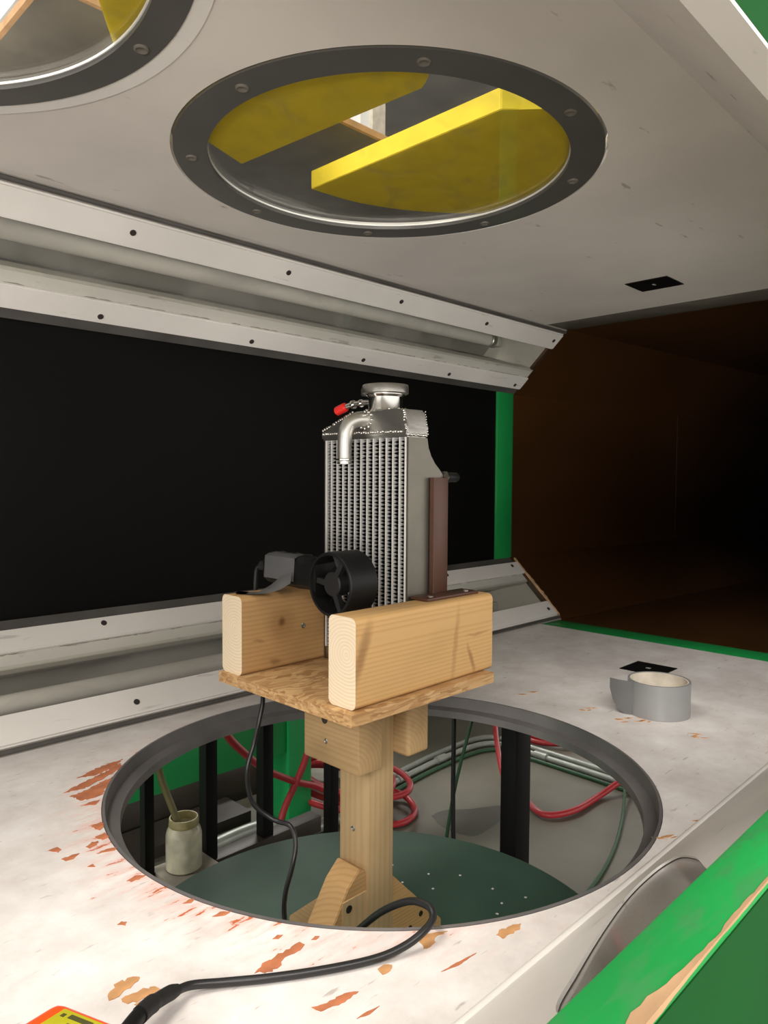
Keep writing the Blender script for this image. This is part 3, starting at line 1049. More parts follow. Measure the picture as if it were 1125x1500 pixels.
foam('upper yellow half-round foam board on the middle ceiling window',
     [(0.515, 0.748), (0.446, 0.7235), (0.375, 0.66), (0.350, 0.56), (0.362, 0.46), (0.410, 0.392), (0.470, 0.385), (0.498, 0.4465), (0.507, 0.4470), (0.517, 0.4535), (0.5285, 0.4660), (0.5366, 0.4800)], 1, 8)
foam('lower yellow half-round foam board on the middle ceiling window with a bright cut edge',
     [(0.6205, 0.746), (0.700, 0.734), (0.780, 0.694), (0.845, 0.628), (0.872, 0.53), (0.850, 0.43), (0.790, 0.372), (0.710, 0.362), (0.672, 0.385), (0.6590, 0.4080), (0.6480, 0.4200), (0.6370, 0.4330), (0.6217, 0.4490)], 0, 9)
c3 = [(0.250, 0.549), (0.287, 0.600), (0.299, 0.606), (0.312, 0.585), (0.310, 0.53), (0.297, 0.48), (0.270, 0.43), (0.235, 0.44)]
tag(prism('foam_board', c3, 2, 0.6890, 0.7110, M['foam'], bevel=0.0008), 'piece of yellow foam board on the window cut off by the upper left corner', 'foam board', 'yellow foam boards over the windows')

cover = thing('cover_sheet', 'dull grey sheet with raw wood edge strips lying above the ceiling windows', 'sheet', (0.8, 0.9, 0.775))
box('sheet', (0.272, 0.700, 0.776), (1.30, 1.25, 0.782), M['sheet'], cover)
box('edge_strip', (0.267, 0.695, 0.776), (1.30, 0.700, 0.784), M['pinestrip'], cover)
box('edge_strip', (0.267, 0.700, 0.776), (0.272, 1.25, 0.784), M['pinestrip'], cover)
for x0 in (0.35, 1.22):
    box('support_block', (x0, 1.20, 0.7015), (x0 + 0.04, 1.24, 0.776), M['pinestrip'], cover)
col = thing('white_column', 'white squared column above the tunnel seen through the middle ceiling window', 'column', (1.58, 1.63, -0.6))
box('shaft', (1.505, 1.586, -0.6), (1.598, 1.72, 2.35), M['white'], col)
box('face_board', (1.545, 1.576, -0.6), (1.598, 1.586, 2.35), M['card'], col)

lamp = thing('ceiling_lamp', 'white laboratory ceiling lamp glimpsed through the upper left window', 'lamp', (1.05, 3.6, 2.35))
box('housing', (0.86, 2.95, 2.29), (1.235, 4.25, 2.35), M['white'], lamp, bevel=0.004)
for x in (0.98, 1.11):
    cyl('lamp_tube', (x, 3.0, 2.265), (x, 4.2, 2.265), 0.018, M['glow'], lamp, n=14)

# small black plates let into floor and ceiling


def access_plate(label, x0, x1, y0, y1, z, down):
    t = thing('access_plate', label, 'plate', ((x0 + x1) / 2, (y0 + y1) / 2, z))
    if down:
        box('plate', (x0, y0, z - 0.0015), (x1, y1, z + 0.001), M['bplastic'], t)
        box('screw', ((x0 + x1) / 2 - 0.004, (y0 + y1) / 2 - 0.002, z - 0.0022), ((x0 + x1) / 2 + 0.004, (y0 + y1) / 2 + 0.002, z - 0.0014), M['slot'], t)
    else:
        box('plate', (x0, y0, z), (x1, y1, z + 0.0012), M['bplastic'], t)
        box('screw', ((x0 + x1) / 2 - 0.003, (y0 + y1) / 2 - 0.004, z + 0.001), ((x0 + x1) / 2 + 0.003, (y0 + y1) / 2 + 0.004, z + 0.0018), M['slot'], t)


access_plate('small black square plate set in the ceiling', 1.239, 1.309, 0.546, 0.622, 0.6796, True)
access_plate('small black square plate set in the floor behind the tape roll', 1.201, 1.273, 0.5255, 0.598, 0.0, False)

# ================================================================== wooden test stand
st = thing('wooden_stand', 'pine and strand board stand with two upright blocks on a central post', 'stand', (0.592, 0.608, -0.25))
ZO = 0.110
pl = box('top_plate', (0.4605, 0.4935, ZO - 0.0115), (0.6835, 0.7165, ZO), M['osb'], st)
pl['label'] = 'strand board plate'


def lumber(name, x0, x1, y0, y1, z0, z1, m, endm, rot):
    bm = bmesh.new()
    bm_box(bm, (x0, y0, z0), (x1, y1, z1))
    ed = [e for e in bm.edges if abs((e.verts[0].co - e.verts[1].co).normalized().x) > 0.9]
    bmesh.ops.bevel(bm, geom=ed, offset=0.0065, segments=5, affect='EDGES', profile=0.5)
    o = from_bm(name, bm, m, st, 35)
    o.data.materials.append(endm)
    for p in o.data.polygons:
        if abs(p.normal.x) > 0.9:
            p.material_index = 1
    o.rotation_euler = (0, 0, rot)
    return o


b1 = lumber('block', 0.4705, 0.6915, 0.501, 0.539, ZO + 0.0005, ZO + 0.0893, M['pine_x'], M['endgrain'], math.radians(0.8))
b1['label'] = 'nearer upright pine block'
b2 = lumber('block', 0.4660, 0.6880, 0.680, 0.718, ZO, ZO + 0.0888, M['pine_x2'], M['endgrain'], math.radians(0.3))
b2['label'] = 'farther knotty pine block'
cb = box('crossbar', (0.535, 0.562, 0.0095), (0.572, 0.655, 0.0985), M['pine_y'], st, bevel=0.0025, seg=2)
cr = box('crossbar', (0.6115, 0.560, 0.0100), (0.6485, 0.655, 0.0985), M['pine_y'], st, bevel=0.005, seg=3)
post = box('post', (0.572, 0.583, -0.2495), (0.6115, 0.633, 0.0985), M['pine_z'], st, bevel=0.0012)
prism('brace', [(0.572, -0.118), (0.562, -0.112), (0.5440, -0.128), (0.4650, -0.2495), (0.572, -0.2495)], 1, 0.588, 0.626, M['pine_x2'], st, bevel=0.001)
box('brace_cap', (0.535, 0.5862, -0.2495), (0.572, 0.5880, -0.140), M['pine_z'], st)
prism('brace', [(0.6115, -0.134), (0.712, -0.236), (0.7120, -0.2495), (0.6115, -0.2495)], 1, 0.592, 0.622, M['pine_x'], st, bevel=0.001)
prism('brace', [(0.633, -0.150), (0.735, -0.236), (0.735, -0.2495), (0.633, -0.2495)], 0, 0.576, 0.606, M['pine_y'], st, bevel=0.001)


def screw_head(p, d, r, m, par):
    p, d = Vector(p), Vector(d)
    return lathe('screw', p, d, [(-0.001, r), (0.0006, r), (0.0010, r * 0.75), (0.0003, r * 0.35), (0.0001, 0)], m, par, n=14)


screw_head((0.535, 0.6165, 0.083), (-1, 0, 0), 0.0036, M['screw'], cb)
screw_head((0.535, 0.6155, 0.036), (-1, 0, 0), 0.0030, M['screw'], cb)
screw_head((0.535, 0.6180, 0.060), (-1, 0, 0), 0.0048, M['brownsteel'], cb)
screw_head((0.572, 0.610, -0.075), (-1, 0, 0), 0.0034, M['screw'], post)
screw_head((0.5440, 0.5862, -0.150), (0, -1, 0), 0.0045, M['darkscrew'], st)
screw_head((0.652, 0.592, -0.222), (0, -1, 0), 0.0035, M['darkscrew'], st)
screw_head((0.672, 0.592, -0.212), (0, -1, 0), 0.0035, M['darkscrew'], st)
screw_head((0.5540, 0.680, ZO + 0.045), (0, -1, 0), 0.0035, M['screw'], b2)

# ================================================================== radiator
XF, YN, YF = 0.5865, 0.5405, 0.6795
XB = 0.6185
rad = thing('radiator', 'aluminium radiator standing between the pine blocks', 'radiator', (0.603, 0.61, ZO))
ZT = 0.377
fr = prism('side_plate', [(XF, ZO + 0.0005), (0.646, ZO + 0.0005), (0.646, 0.336), (0.640, 0.3415), (0.631, 0.349), (0.624, 0.357), (0.6195, 0.366), (XB, ZT), (XF, ZT)], 1, YN, YN + 0.0028, M['alu2'], rad, bevel=0.0006)
box('side_plate', (XF, YF - 0.0028, ZO + 0.0005), (XB, YF, ZT), M['alu2'], rad, bevel=0.0006)
box('bottom_tank', (XF, YN + 0.0028, ZO + 0.0005), (XB, YF - 0.0028, ZO + 0.016), M['alu'], rad, bevel=0.002)
NT = 13
gap = (YF - YN - 0.0056) / NT
z0, z1 = ZO + 0.016, ZT
tb = None
for i in range(NT - 1 + 2):
    y = YN + 0.0028 + gap * i
    if i in (0, NT):
        w_ = 0.0012
    else:
        w_ = 0.0007
    yy = min(max(y, YN + 0.0028 + w_), YF - 0.0028 - w_)
    box('coolant_tube', (XF - 0.0002, yy - w_, z0), (XB - 0.0015, yy + w_, z1), M['tubealu'], rad)
bm = bmesh.new()
pitch = 0.0021
for i in range(NT):
    ya = YN + 0.0028 + gap * i + 0.0012
    yb = ya + gap - 0.0024
    k = int((z1 - z0) / pitch)
    prev = None
    for j in range(k + 1):
        zz = z0 + pitch * j
        y = ya if j % 2 == 0 else yb
        bend = random.uniform(-0.0005, 0.0005)
        cur = (bm.verts.new((XF + 0.0008, y, zz + bend)), bm.verts.new((XB - 0.003, y, zz)))
        if prev:
            bm.faces.new((prev[0], cur[0], cur[1], prev[1]))
        prev = cur
fins = from_bm('cooling_fins', bm, M['fin'], rad)
fins['kind'] = 'stuff'
box('core_shade_sheet', (XB - 0.0032, YN + 0.003, z0), (XB - 0.0012, YF - 0.003, z1), M['coreshade'], rad)  # black sheet added behind the fins, stands for shade deep in the core
# top tank: sloped at the far end, flat under the filler neck
tank = prism('top_tank', [(YF + 0.0035, ZT), (YF + 0.0035, ZT + 0.0095), (0.650, 0.4015), (0.624, 0.4090), (0.556, 0.4085), (0.5445, 0.4075), (0.5405, 0.388), (YN - 0.0005, ZT)], 0, XF - 0.0022, XB + 0.0005, M['alu'], rad, bevel=0.0022, smooth=35)
bm = bmesh.new()


def bead_row(a, b, n, r):
    a, b = Vector(a), Vector(b)
    for i in range(n):
        p = a + (b - a) * (i + 0.5) / n
        p = p + Vector((random.uniform(-1, 1), random.uniform(-1, 1), random.uniform(-1, 1))) * r * 0.25
        bmesh.ops.create_icosphere(bm, subdivisions=1, radius=r * random.uniform(0.8, 1.15), matrix=Matrix.Translation(p))


xf = XF - 0.0022
bead_row((xf, YF, 0.3845), (xf, 0.548, 0.3835), 34, 0.0021)
bead_row((xf + 0.001, YF + 0.002, 0.3880), (xf + 0.001, 0.626, 0.4085), 16, 0.0020)
bead_row((xf + 0.001, 0.5465, 0.4070), (xf + 0.001, 0.5425, 0.3850), 9, 0.0022)
bead_row((xf + 0.001, 0.5415, 0.3800), (XB, 0.5405, 0.3795), 11, 0.0018)
bead_row((XB, 0.5445, 0.4075), (XB, 0.5405, 0.3800), 10, 0.0012)
for k in range(22):
    a = 2 * math.pi * k / 22
    q = (0.6015 + math.cos(a) * 0.0205, 0.5895 + math.sin(a) * 0.0235, 0.4095)
    if XF - 0.002 < q[0] < XB:
        bead_row(q, q, 1, 0.0022)
for k in range(12):
    a = 2 * math.pi * k / 12
    bead_row((xf, 0.6065 + math.cos(a) * 0.0115, 0.3985 + math.sin(a) * 0.0095), (xf, 0.6065 + math.cos(a) * 0.0115, 0.3985 + math.sin(a) * 0.0095), 1, 0.0022)
wb = from_bm('weld_beads', bm, M['alu3'], tank, 60)
wb['kind'] = 'stuff'
# filler neck and cap
NC = (0.6015, 0.5905, 0)
lathe('filler_neck', NC, (0, 0, 1), [(0.4070, 0), (0.4070, 0.0205), (0.4110, 0.0195), (0.4240, 0.0195), (0.4265, 0.0225), (0.4285, 0.0225), (0.4285, 0)], M['alu3'], rad, n=40)
cap = lathe('filler_cap', NC, (0, 0, 1), [(0.4275, 0), (0.4275, 0.0250), (0.4285, 0.0265), (0.4365, 0.0265), (0.4378, 0.0258), (0.4382, 0.0235), (0.4375, 0.0215), (0.4375, 0)], M['alu'], rad, n=48)
prism('cap_tab', [(0.590, 0.612), (0.613, 0.612), (0.609, 0.6235), (0.594, 0.6235)], 2, 0.4275, 0.4362, M['alu'], cap, bevel=0.0008)
# overflow spout with red stopper
sp = pipe('overflow_spout', [(0.6000, 0.606, 0.4200), (0.5985, 0.622, 0.4200), (0.597, 0.640, 0.4190), (0.5955, 0.652, 0.4165)], 0.0032, M['alu3'], rad, n=12)
lathe('collar', (0.5972, 0.638, 0.4190), (-0.05, 1, -0.1), [(0, 0.003), (0, 0.0052), (0.003, 0.0052), (0.003, 0.003)], M['alu3'], sp, n=16)
lathe('collar', (0.5978, 0.626, 0.4197), (-0.05, 1, -0.05), [(0, 0.003), (0, 0.0046), (0.002, 0.0046), (0.002, 0.003)], M['alu3'], sp, n=16)
st2 = cyl('stopper', (0.5957, 0.650, 0.4170), (0.5935, 0.6655, 0.4118), 0.0056, M['red'], rad, n=20, bev=0.0015)
# bent outlet pipe
op = pipe('outlet_pipe', [(0.588, 0.605, 0.3990), (0.578, 0.6095, 0.3985), (0.569, 0.6140, 0.3945), (0.5645, 0.6165, 0.3860), (0.5635, 0.6175, 0.3740), (0.5635, 0.6178, 0.3620), (0.5635, 0.6178, 0.3490)], 0.0082, M['pipealu'], rad, n=24)
lathe('pipe_bead', (0.5635, 0.6178, 0.3515), (0, 0, 1), [(0.0, 0.0082), (0.0006, 0.0095), (0.0022, 0.0095), (0.003, 0.0082)], M['alu3'], op, n=24)
lathe('pipe_mouth', (0.5635, 0.6178, 0.3480), (0, 0, 1), [(0.0, 0.0075), (0.0, 0.0086), (0.0014, 0.0086), (0.0014, 0.0075)], M['alu3'], op, n=24, closed=True)
# drain valve on the downstream edge
lathe('valve_nut', (0.6463, 0.5445, 0.3335), (1, 0, 0), [(0, 0), (0, 0.0078), (0.0065, 0.0078), (0.0072, 0.0062), (0.0072, 0)], M['alu2'], rad, n=6, smooth=20)
lathe('valve_stem', (0.6530, 0.5445, 0.3335), (1, 0, 0), [(0, 0), (0, 0.0052), (0.0015, 0.0056), (0.020, 0.0056), (0.0215, 0.0046), (0.0225, 0.0046), (0.0225, 0)], M['bplastic'], rad, n=24)

br = thing('mounting_bracket', 'brown steel bracket screwed to the top of the nearer pine block', 'bracket', (0.636, 0.525, ZO + 0.089))
zb = ZO + 0.0898
box('upright', (0.6230, 0.5350, zb), (0.6485, 0.5392, 0.3330), M['bracket'], br, bevel=0.0006)
box('upright_flange', (0.6215, 0.5335, zb), (0.6235, 0.5392, 0.3330), M['bracket'], br)
ft = box('foot', (0.5900, 0.5135, zb), (0.6790, 0.5392, zb + 0.0030), M['bracket'], br, bevel=0.0006)
for x in (0.604, 0.666):
    screw_head((x, 0.522, zb + 0.0031), (0, 0, 1), 0.0034, M['screw'], ft)

# ================================================================== vane anemometer and its handle
AX, AY, AZ = 0.508, 0.5800, 0.2195
an = thing('anemometer_probe', 'black vane anemometer head taped on the farther pine block before the radiator', 'anemometer', (AX, 0.62, 0.199))
R_ = 0.0345
lathe('duct_ring', (AX, AY, AZ), (1, 0, 0), [(0.0, R_ - 0.0035), (0.0, R_ - 0.0012), (0.001, R_ - 0.0002), (0.004, R_), (0.038, R_), (0.039, R_ - 0.001), (0.039, R_ - 0.0030), (0.020, R_ - 0.0036), (0.003, R_ - 0.0042)], M['bplastic'], an, n=72, closed=True)
hub = lathe('hub', (AX + 0.003, AY, AZ), (1, 0, 0), [(0.0, 0), (0.0, 0.0118), (0.0012, 0.0132), (0.014, 0.0134), (0.014, 0)], M['bplastic2'], an, n=36)
for k in range(3):
    a = math.radians(5 + 120 * k)
    u = Vector((0, math.cos(a), math.sin(a)))
    v = Vector((0, -math.sin(a), math.cos(a)))
    c = Vector((AX, AY, AZ))
    bm = bmesh.new()
    vs = []
    for dx in (0.003, 0.0095):
        for rr, hw in ((0.0115, 0.0033), (R_ - 0.0030, 0.0026)):
            vs.append([bm.verts.new(c + Vector((dx, 0, 0)) + u * rr + v * s * hw) for s in (-1, 1)])
    a_, b_, c_, d_ = vs
    for f in ((a_[0], a_[1], b_[1], b_[0]), (c_[0], d_[0], d_[1], c_[1]), (a_[0], b_[0], d_[0], c_[0]), (a_[1], c_[1], d_[1], b_[1]), (b_[0], b_[1], d_[1], d_[0]), (a_[0], c_[0], c_[1], a_[1])):
        bm.faces.new(f)
    from_bm('strut', bm, M['bplastic2'], an)
for k in range(6):
    a = math.radians(20 + 60 * k)
    c = Vector((AX + 0.024, AY, AZ))
    bm = bmesh.new()
    g = []
    for rr in (0.0100, 0.0175, 0.0245, 0.0293):
        tw = math.radians(48)
        u = Vector((0, math.cos(a), math.sin(a)))
        v = Vector((0, -math.sin(a), math.cos(a)))
        hw = 0.0045 + rr * 0.20
        row = []
        for s in (-1, 0, 1):
            p = c + u * rr + (v * math.cos(tw) + Vector((math.sin(tw), 0, 0))) * hw * s
            row.append((bm.verts.new(p + Vector((0.0004, 0, 0))), bm.verts.new(p - Vector((0.0004, 0, 0)))))
        g.append(row)
    for i in range(3):
        for j in range(2):
            for q in (0, 1):
                bm.faces.new((g[i][j][q], g[i + 1][j][q], g[i + 1][j + 1][q], g[i][j + 1][q]))
    for i in range(3):
        for j in (0, 2):
            bm.faces.new((g[i][j][0], g[i + 1][j][0], g[i + 1][j][1], g[i][j][1]))
    from_bm('vane_blade', bm, M['bplastic2'], an, 60)
lathe('rotor_hub', (AX + 0.017, AY, AZ), (1, 0, 0), [(0, 0), (0, 0.011), (0.016, 0.011), (0.016, 0)], M['bplastic2'], an, n=30)
# handle running to the far side
hx0, hx1 = 0.510, 0.541
bm = bmesh.new()
rows = []
for y, xa, xb, za, zb_ in ((AY + 0.024, 0.5095, 0.5460, 0.203, 0.2455), (0.6120, 0.5100, 0.5450, 0.2075, 0.2445), (0.622, 0.5120, 0.5420, 0.2085, 0.2420), (0.640, 0.5110, 0.5400, 0.2080, 0.2435), (0.700, 0.5120, 0.5380, 0.2100, 0.2430), (0.706, 0.5150, 0.5350, 0.2130, 0.2400)):
    b = 0.005
    rows.append([bm.verts.new((x, y, z)) for x, z in ((xa + b, za), (xb - b, za), (xb, za + b), (xb, zb_ - b), (xb - b, zb_), (xa + b, zb_), (xa, zb_ - b), (xa, za + b))])
for A, B in zip(rows[:-1], rows[1:]):
    for i in range(8):
        bm.faces.new((A[i], B[i], B[(i + 1) % 8], A[(i + 1) % 8]))
bm.faces.new(rows[0][::-1])
bm.faces.new(rows[-1])
from_bm('handle', bm, M['bplastic'], an, 35)
cyl('cable_boot', (0.526, 0.704, 0.2265), (0.522, 0.722, 0.2265), 0.0055, M['bplastic2'], an, n=16, bev=0.0015)

tp = thing('tape_strip', 'crumpled silver tape strip holding the probe handle to the pine block', 'tape', (0.52, 0.67, ZO + 0.089))
bm = bmesh.new()
rows = []
for k, y in enumerate((0.642, 0.655, 0.670, 0.685, 0.697)):
    j = 0.0006 * (1 if k % 2 else -1)
    sec = [(0.5098 + j, 0.2160), (0.5096 - j, 0.2290), (0.5110, 0.2415), (0.5165, 0.2446 + j), (0.526, 0.2450), (0.536, 0.2444 - j), (0.5400, 0.2400), (0.5412, 0.2280), (0.5412, 0.2150)]
    rows.append([bm.verts.new((x, y, z)) for x, z in sec])
for A, B in zip(rows[:-1], rows[1:]):
    for i in range(len(A) - 1):
        bm.faces.new((A[i], B[i], B[i + 1], A[i + 1]))
bmesh.ops.solidify(bm, geom=bm.faces[:], thickness=0.0005)
from_bm('wrap', bm, M['duct_tape'], tp, 40)
bm = bmesh.new()
rows = []
path = [(0.5085, 0.6440, 0.2240, 0.010), (0.5035, 0.6560, 0.2150, 0.012), (0.4970, 0.6700, 0.2060, 0.012), (0.4905, 0.6830, 0.2010, 0.011), (0.4850, 0.6950, 0.2000, 0.010), (0.4790, 0.7080, 0.2000, 0.009)]
for k, (x, y, z, hw) in enumerate(path):
    t = Vector((0.62, 0.55, 0.0))
    tilt = max(0, 0.9 - k * 0.3)
    rows.append([bm.verts.new(Vector((x, y, z)) + t * hw * s + Vector((0, 0, s * hw * tilt + (0.0008 if abs(s) < 0.5 and k < 4 else 0)))) for s in (-1, -0.33, 0.33, 1)])
for A, B in zip(rows[:-1], rows[1:]):
    for i in range(3):
        bm.faces.new((A[i], B[i], B[i + 1], A[i + 1]))
bmesh.ops.solidify(bm, geom=bm.faces[:], thickness=0.0005)
from_bm('loose_tail', bm, M['duct_tape'], tp, 40)

# cable from the probe handle, down through the opening, up over the rim to the meter
cb_ = thing('probe_cable', 'black cable hanging through the opening and looping across the floor to the orange meter', 'cable', (0.4, 0.5, 0.0))
pts = [(0.523, 0.718, 0.2265), (0.5215, 0.7265, 0.2235), (0.5205, 0.7290, 0.210), (0.520, 0.7290, 0.180), (0.520, 0.7285, 0.120), (0.519, 0.7230, 0.088), (0.5148, 0.6869 + 0.02, 0.0700), (0.5050, 0.7010, 0.0450),
       (0.4977, 0.7012, 0.0195), (0.4855, 0.6975, -0.0085), (0.4889, 0.6917, -0.0440), (0.505, 0.674, -0.0637), (0.5126, 0.6519, -0.0667), (0.5102, 0.639, -0.0812), (0.5007, 0.633, -0.103),
       (0.4944, 0.6374, -0.1335), (0.4931, 0.6368, -0.1625), (0.490, 0.620, -0.205), (0.480, 0.570, -0.236), (0.450, 0.520, -0.200), (0.415, 0.475, -0.120),
       (0.4058, 0.4466, -0.0629), (0.4029, 0.4227, -0.0373), (0.3997, 0.3923, -0.0073), (0.4005, 0.3642, 0.0123), (0.3994, 0.3441, 0.0170), (0.3938, 0.3353, 0.0145), (0.3814, 0.3335, 0.0108), (0.3650, 0.3370, 0.0060),
       (0.3447, 0.3446, 0.0033), (0.3147, 0.3598, 0.0031), (0.2839, 0.3791, 0.0031), (0.2588, 0.3969, 0.0035), (0.2397, 0.4069, 0.0060), (0.2260, 0.4055, 0.0090)]
pipe('cord', pts, 0.0028, M['cable'], cb_, n=12, k=8)
pipe('strain_relief', [(0.2300, 0.4062, 0.0085), (0.2230, 0.4050, 0.0100), (0.2140, 0.4020, 0.0120), (0.2060, 0.3985, 0.0140), (0.1985, 0.3945, 0.0150)], 0.004, M['bplastic2'], cb_, n=14, k=4,
     radii=lambda t: 0.0034 + 0.0012 * min(1, t * 6) if t < 0.6 else 0.0054)
pipe('plug_lead', [(0.2000, 0.3955, 0.0150), (0.1940, 0.3920, 0.0155), (0.1840, 0.3860, 0.0155)], 0.0048, M['bplastic'], cb_, n=12, k=4)

# orange meter
mt = thing('handheld_meter', 'orange handheld meter with a yellow sticker at the lower left corner', 'meter', (0.10, 0.33, 0.0))
ang = math.radians(-20.9)
C0 = Vector((0.1625, 0.4215))
ex = Vector((-math.cos(math.radians(9)), -math.sin(math.radians(9)))) 
ey = Vector((0.36, -0.933))


def MQ(a, b, z):
    q = C0 + ex * a + ey * b
    return (q.x, q.y, z)


bm = bmesh.new()
outl = [MQ(a, b, 0.0005) for a, b in ((0, 0), (0.075, 0), (0.075, 0.15), (0, 0.15))]
f = bm.faces.new([bm.verts.new(p) for p in outl])
r = bmesh.ops.extrude_face_region(bm, geom=[f])
bmesh.ops.translate(bm, vec=(0, 0, 0.030), verts=[e for e in r['geom'] if isinstance(e, bmesh.types.BMVert)])
bmesh.ops.bevel(bm, geom=bm.edges[:], offset=0.007, segments=4, affect='EDGES', profile=0.5)
from_bm('case', bm, M['orange'], mt, 40)
bm = bmesh.new()
q = [bm.verts.new(MQ(a, b, z)) for z in (0.0304, 0.0309) for a, b in ((0.006, 0.012), (0.058, 0.012), (0.058, 0.070), (0.006, 0.070))]
for ff in ((0, 1, 2, 3), (7, 6, 5, 4), (0, 4, 5, 1), (1, 5, 6, 2), (2, 6, 7, 3), (3, 7, 4, 0)):
    bm.faces.new([q[i] for i in ff])
stk = from_bm('sticker', bm, M['olive'], mt)
for a0, a1, b0, b1_ in ((0.009, 0.0115, 0.015, 0.0175), (0.008, 0.011, 0.020, 0.036), (0.014, 0.0165, 0.024, 0.046)):
    bm = bmesh.new()
    q = [bm.verts.new(MQ(a, b, z)) for z in (0.0309, 0.0311) for a, b in ((a0, b0), (a1, b0), (a1, b1_), (a0, b1_))]
    for ff in ((0, 1, 2, 3), (7, 6, 5, 4), (0, 4, 5, 1), (1, 5, 6, 2), (2, 6, 7, 3), (3, 7, 4, 0)):
        bm.faces.new([q[i] for i in ff])
    from_bm('printed_mark', bm, M['ink'], stk)

# ================================================================== duct tape roll
TC = Vector((1.0130, 0.4440, 0.0003))
tr = thing('duct_tape_roll', 'roll of silver duct tape with a loose end standing on the white floor', 'tape roll', tuple(TC))
RT, RI, HT = 0.0425, 0.0385, 0.048
lathe('tape_layers', TC, (0, 0, 1), [(0, RI + 0.0012), (0, RT), (HT, RT), (HT, RI + 0.0012)], M['duct_tape'], tr, n=72, closed=True, smooth=30)
lathe('cardboard_core', TC, (0, 0, 1), [(0.0002, RI - 0.0006), (0.0002, RI + 0.001), (HT - 0.0006, RI + 0.001), (HT - 0.0006, RI - 0.0006)], M['card'], tr, n=72, closed=True, smooth=30)
# torn paper curl inside the core
bm = bmesh.new()
rows = []
for i in range(9):
    a = math.radians(150 + 16 * i)
    rr = RI - 0.0014 - 0.010 * (i / 8) ** 2
    p = TC + Vector((math.cos(a) * rr, math.sin(a) * rr, 0))
    rows.append((bm.verts.new(p + Vector((0, 0, 0.018 + 0.002 * i))), bm.verts.new(p + Vector((0, 0, HT - 0.004 - 0.001 * (i % 3))))))
for A, B in zip(rows[:-1], rows[1:]):
    bm.faces.new((A[0], B[0], B[1], A[1]))
bmesh.ops.solidify(bm, geom=bm.faces[:], thickness=0.0006)
from_bm('torn_liner', bm, M['card'], tr, 40)
u = Vector((-0.60, 0.80, 0)).normalized()
bm = bmesh.new()
tn = [(0.0, 0.0), (0.012, 0.002), (0.024, 0.006)]
rows = []
st_a = math.radians(150)
base = TC + Vector((math.cos(st_a), math.sin(st_a), 0)) * (RT + 0.0004)
tail = [(base, 0.0, HT), (base + Vector((-0.0035, 0.0085, 0)), 0.0005, HT), (base + Vector((-0.0055, 0.018, 0)), 0.004, HT), (base + Vector((-0.0060, 0.027, 0)), 0.018, HT + 0.0004), (base + Vector((-0.0062, 0.0315, 0)), 0.034, HT + 0.0006)]
for p, za, zb_ in tail:
    rows.append((bm.verts.new((p.x, p.y, 0.0003 + za)), bm.verts.new((p.x, p.y, zb_))))
for A, B in zip(rows[:-1], rows[1:]):
    bm.faces.new((A[0], B[0], B[1], A[1]))
bmesh.ops.solidify(bm, geom=bm.faces[:], thickness=0.0006)
from_bm('loose_end', bm, M['duct_tape'], tr, 40)

# ================================================================== below the opening
tbl = thing('round_table', 'dark green round turntable under the opening carrying the wooden stand', 'turntable', (0.612, 0.618, -0.60))
lathe('table_top', (0.612, 0.618, -0.60), (0, 0, 1), [(0.336, 0), (0.336, 0.318), (0.338, 0.320), (0.348, 0.320), (0.350, 0.318), (0.350, 0)], M['disc'], tbl, n=96)
lathe('pedestal', (0.612, 0.618, -0.60), (0, 0, 1), [(0.0, 0), (0.0, 0.16), (0.02, 0.16), (0.03, 0.07), (0.336, 0.07), (0.336, 0)], M['bsteel'], tbl, n=40)
random.seed(11)
sp0 = None
flk = [(0.755, 0.700), (0.775, 0.660), (0.800, 0.690), (0.740, 0.640), (0.835, 0.600), (0.815, 0.570), (0.700, 0.655), (0.790, 0.560), (0.765, 0.520), (0.725, 0.560), (0.850, 0.555), (0.745, 0.480), (0.690, 0.520), (0.780, 0.745), (0.83, 0.655)]
for x, y in flk:
    if sp0 is None:
        sp0 = prism('paint_fleck', [(x, y), (x + 0.003, y + 0.001), (x + 0.0022, y + 0.004), (x - 0.001, y + 0.0025)], 2, -0.2499, -0.2494, M['white'], tbl)
    else:
        share(sp0, 'paint_fleck', (x, y, -0.2497), tbl, (0, 0, random.uniform(0, 6)))

leg = thing('steel_leg', 'thick black steel leg standing right of the wooden post below the opening', 'leg post', (1.110, 0.75, -0.6), 'black steel legs below the tunnel')
box('tube', (1.0865, 0.733, -0.598), (1.1335, 0.767, -0.0275), M['bsteel'], leg, bevel=0.002)
box('foot_plate', (1.06, 0.70, -0.60), (1.16, 0.80, -0.594), M['bsteel'], leg)
fr = thing('balance_frame', 'thin black steel frame with three uprights behind the turntable on the left', 'frame', (0.75, 1.1, -0.6))
for x, h in ((0.5690, 0.0085), (0.6841, 0.0115), (0.8053, 0.0115)):
    box('upright', (x - h, 1.10 - h, -0.60), (x + h, 1.10 + h, -0.0275), M['bsteel'], fr, bevel=0.001)
box('lower_rail', (0.50, 1.083, -0.368), (0.93, 1.117, -0.336), M['brownsteel'], fr, bevel=0.002)
box('cross_rail', (0.5545, 1.00, -0.365), (0.5845, 1.083, -0.336), M['brownsteel'], fr, bevel=0.002)
lg2 = thing('steel_leg', 'slim black steel leg just left of the wooden post below the opening', 'leg post', (0.97, 1.1, -0.6), 'black steel legs below the tunnel')
box('tube', (0.959, 1.089, -0.598), (0.981, 1.111, -0.0275), M['bsteel'], lg2, bevel=0.001)
box('foot_plate', (0.94, 1.07, -0.60), (1.00, 1.13, -0.594), M['bsteel'], lg2)

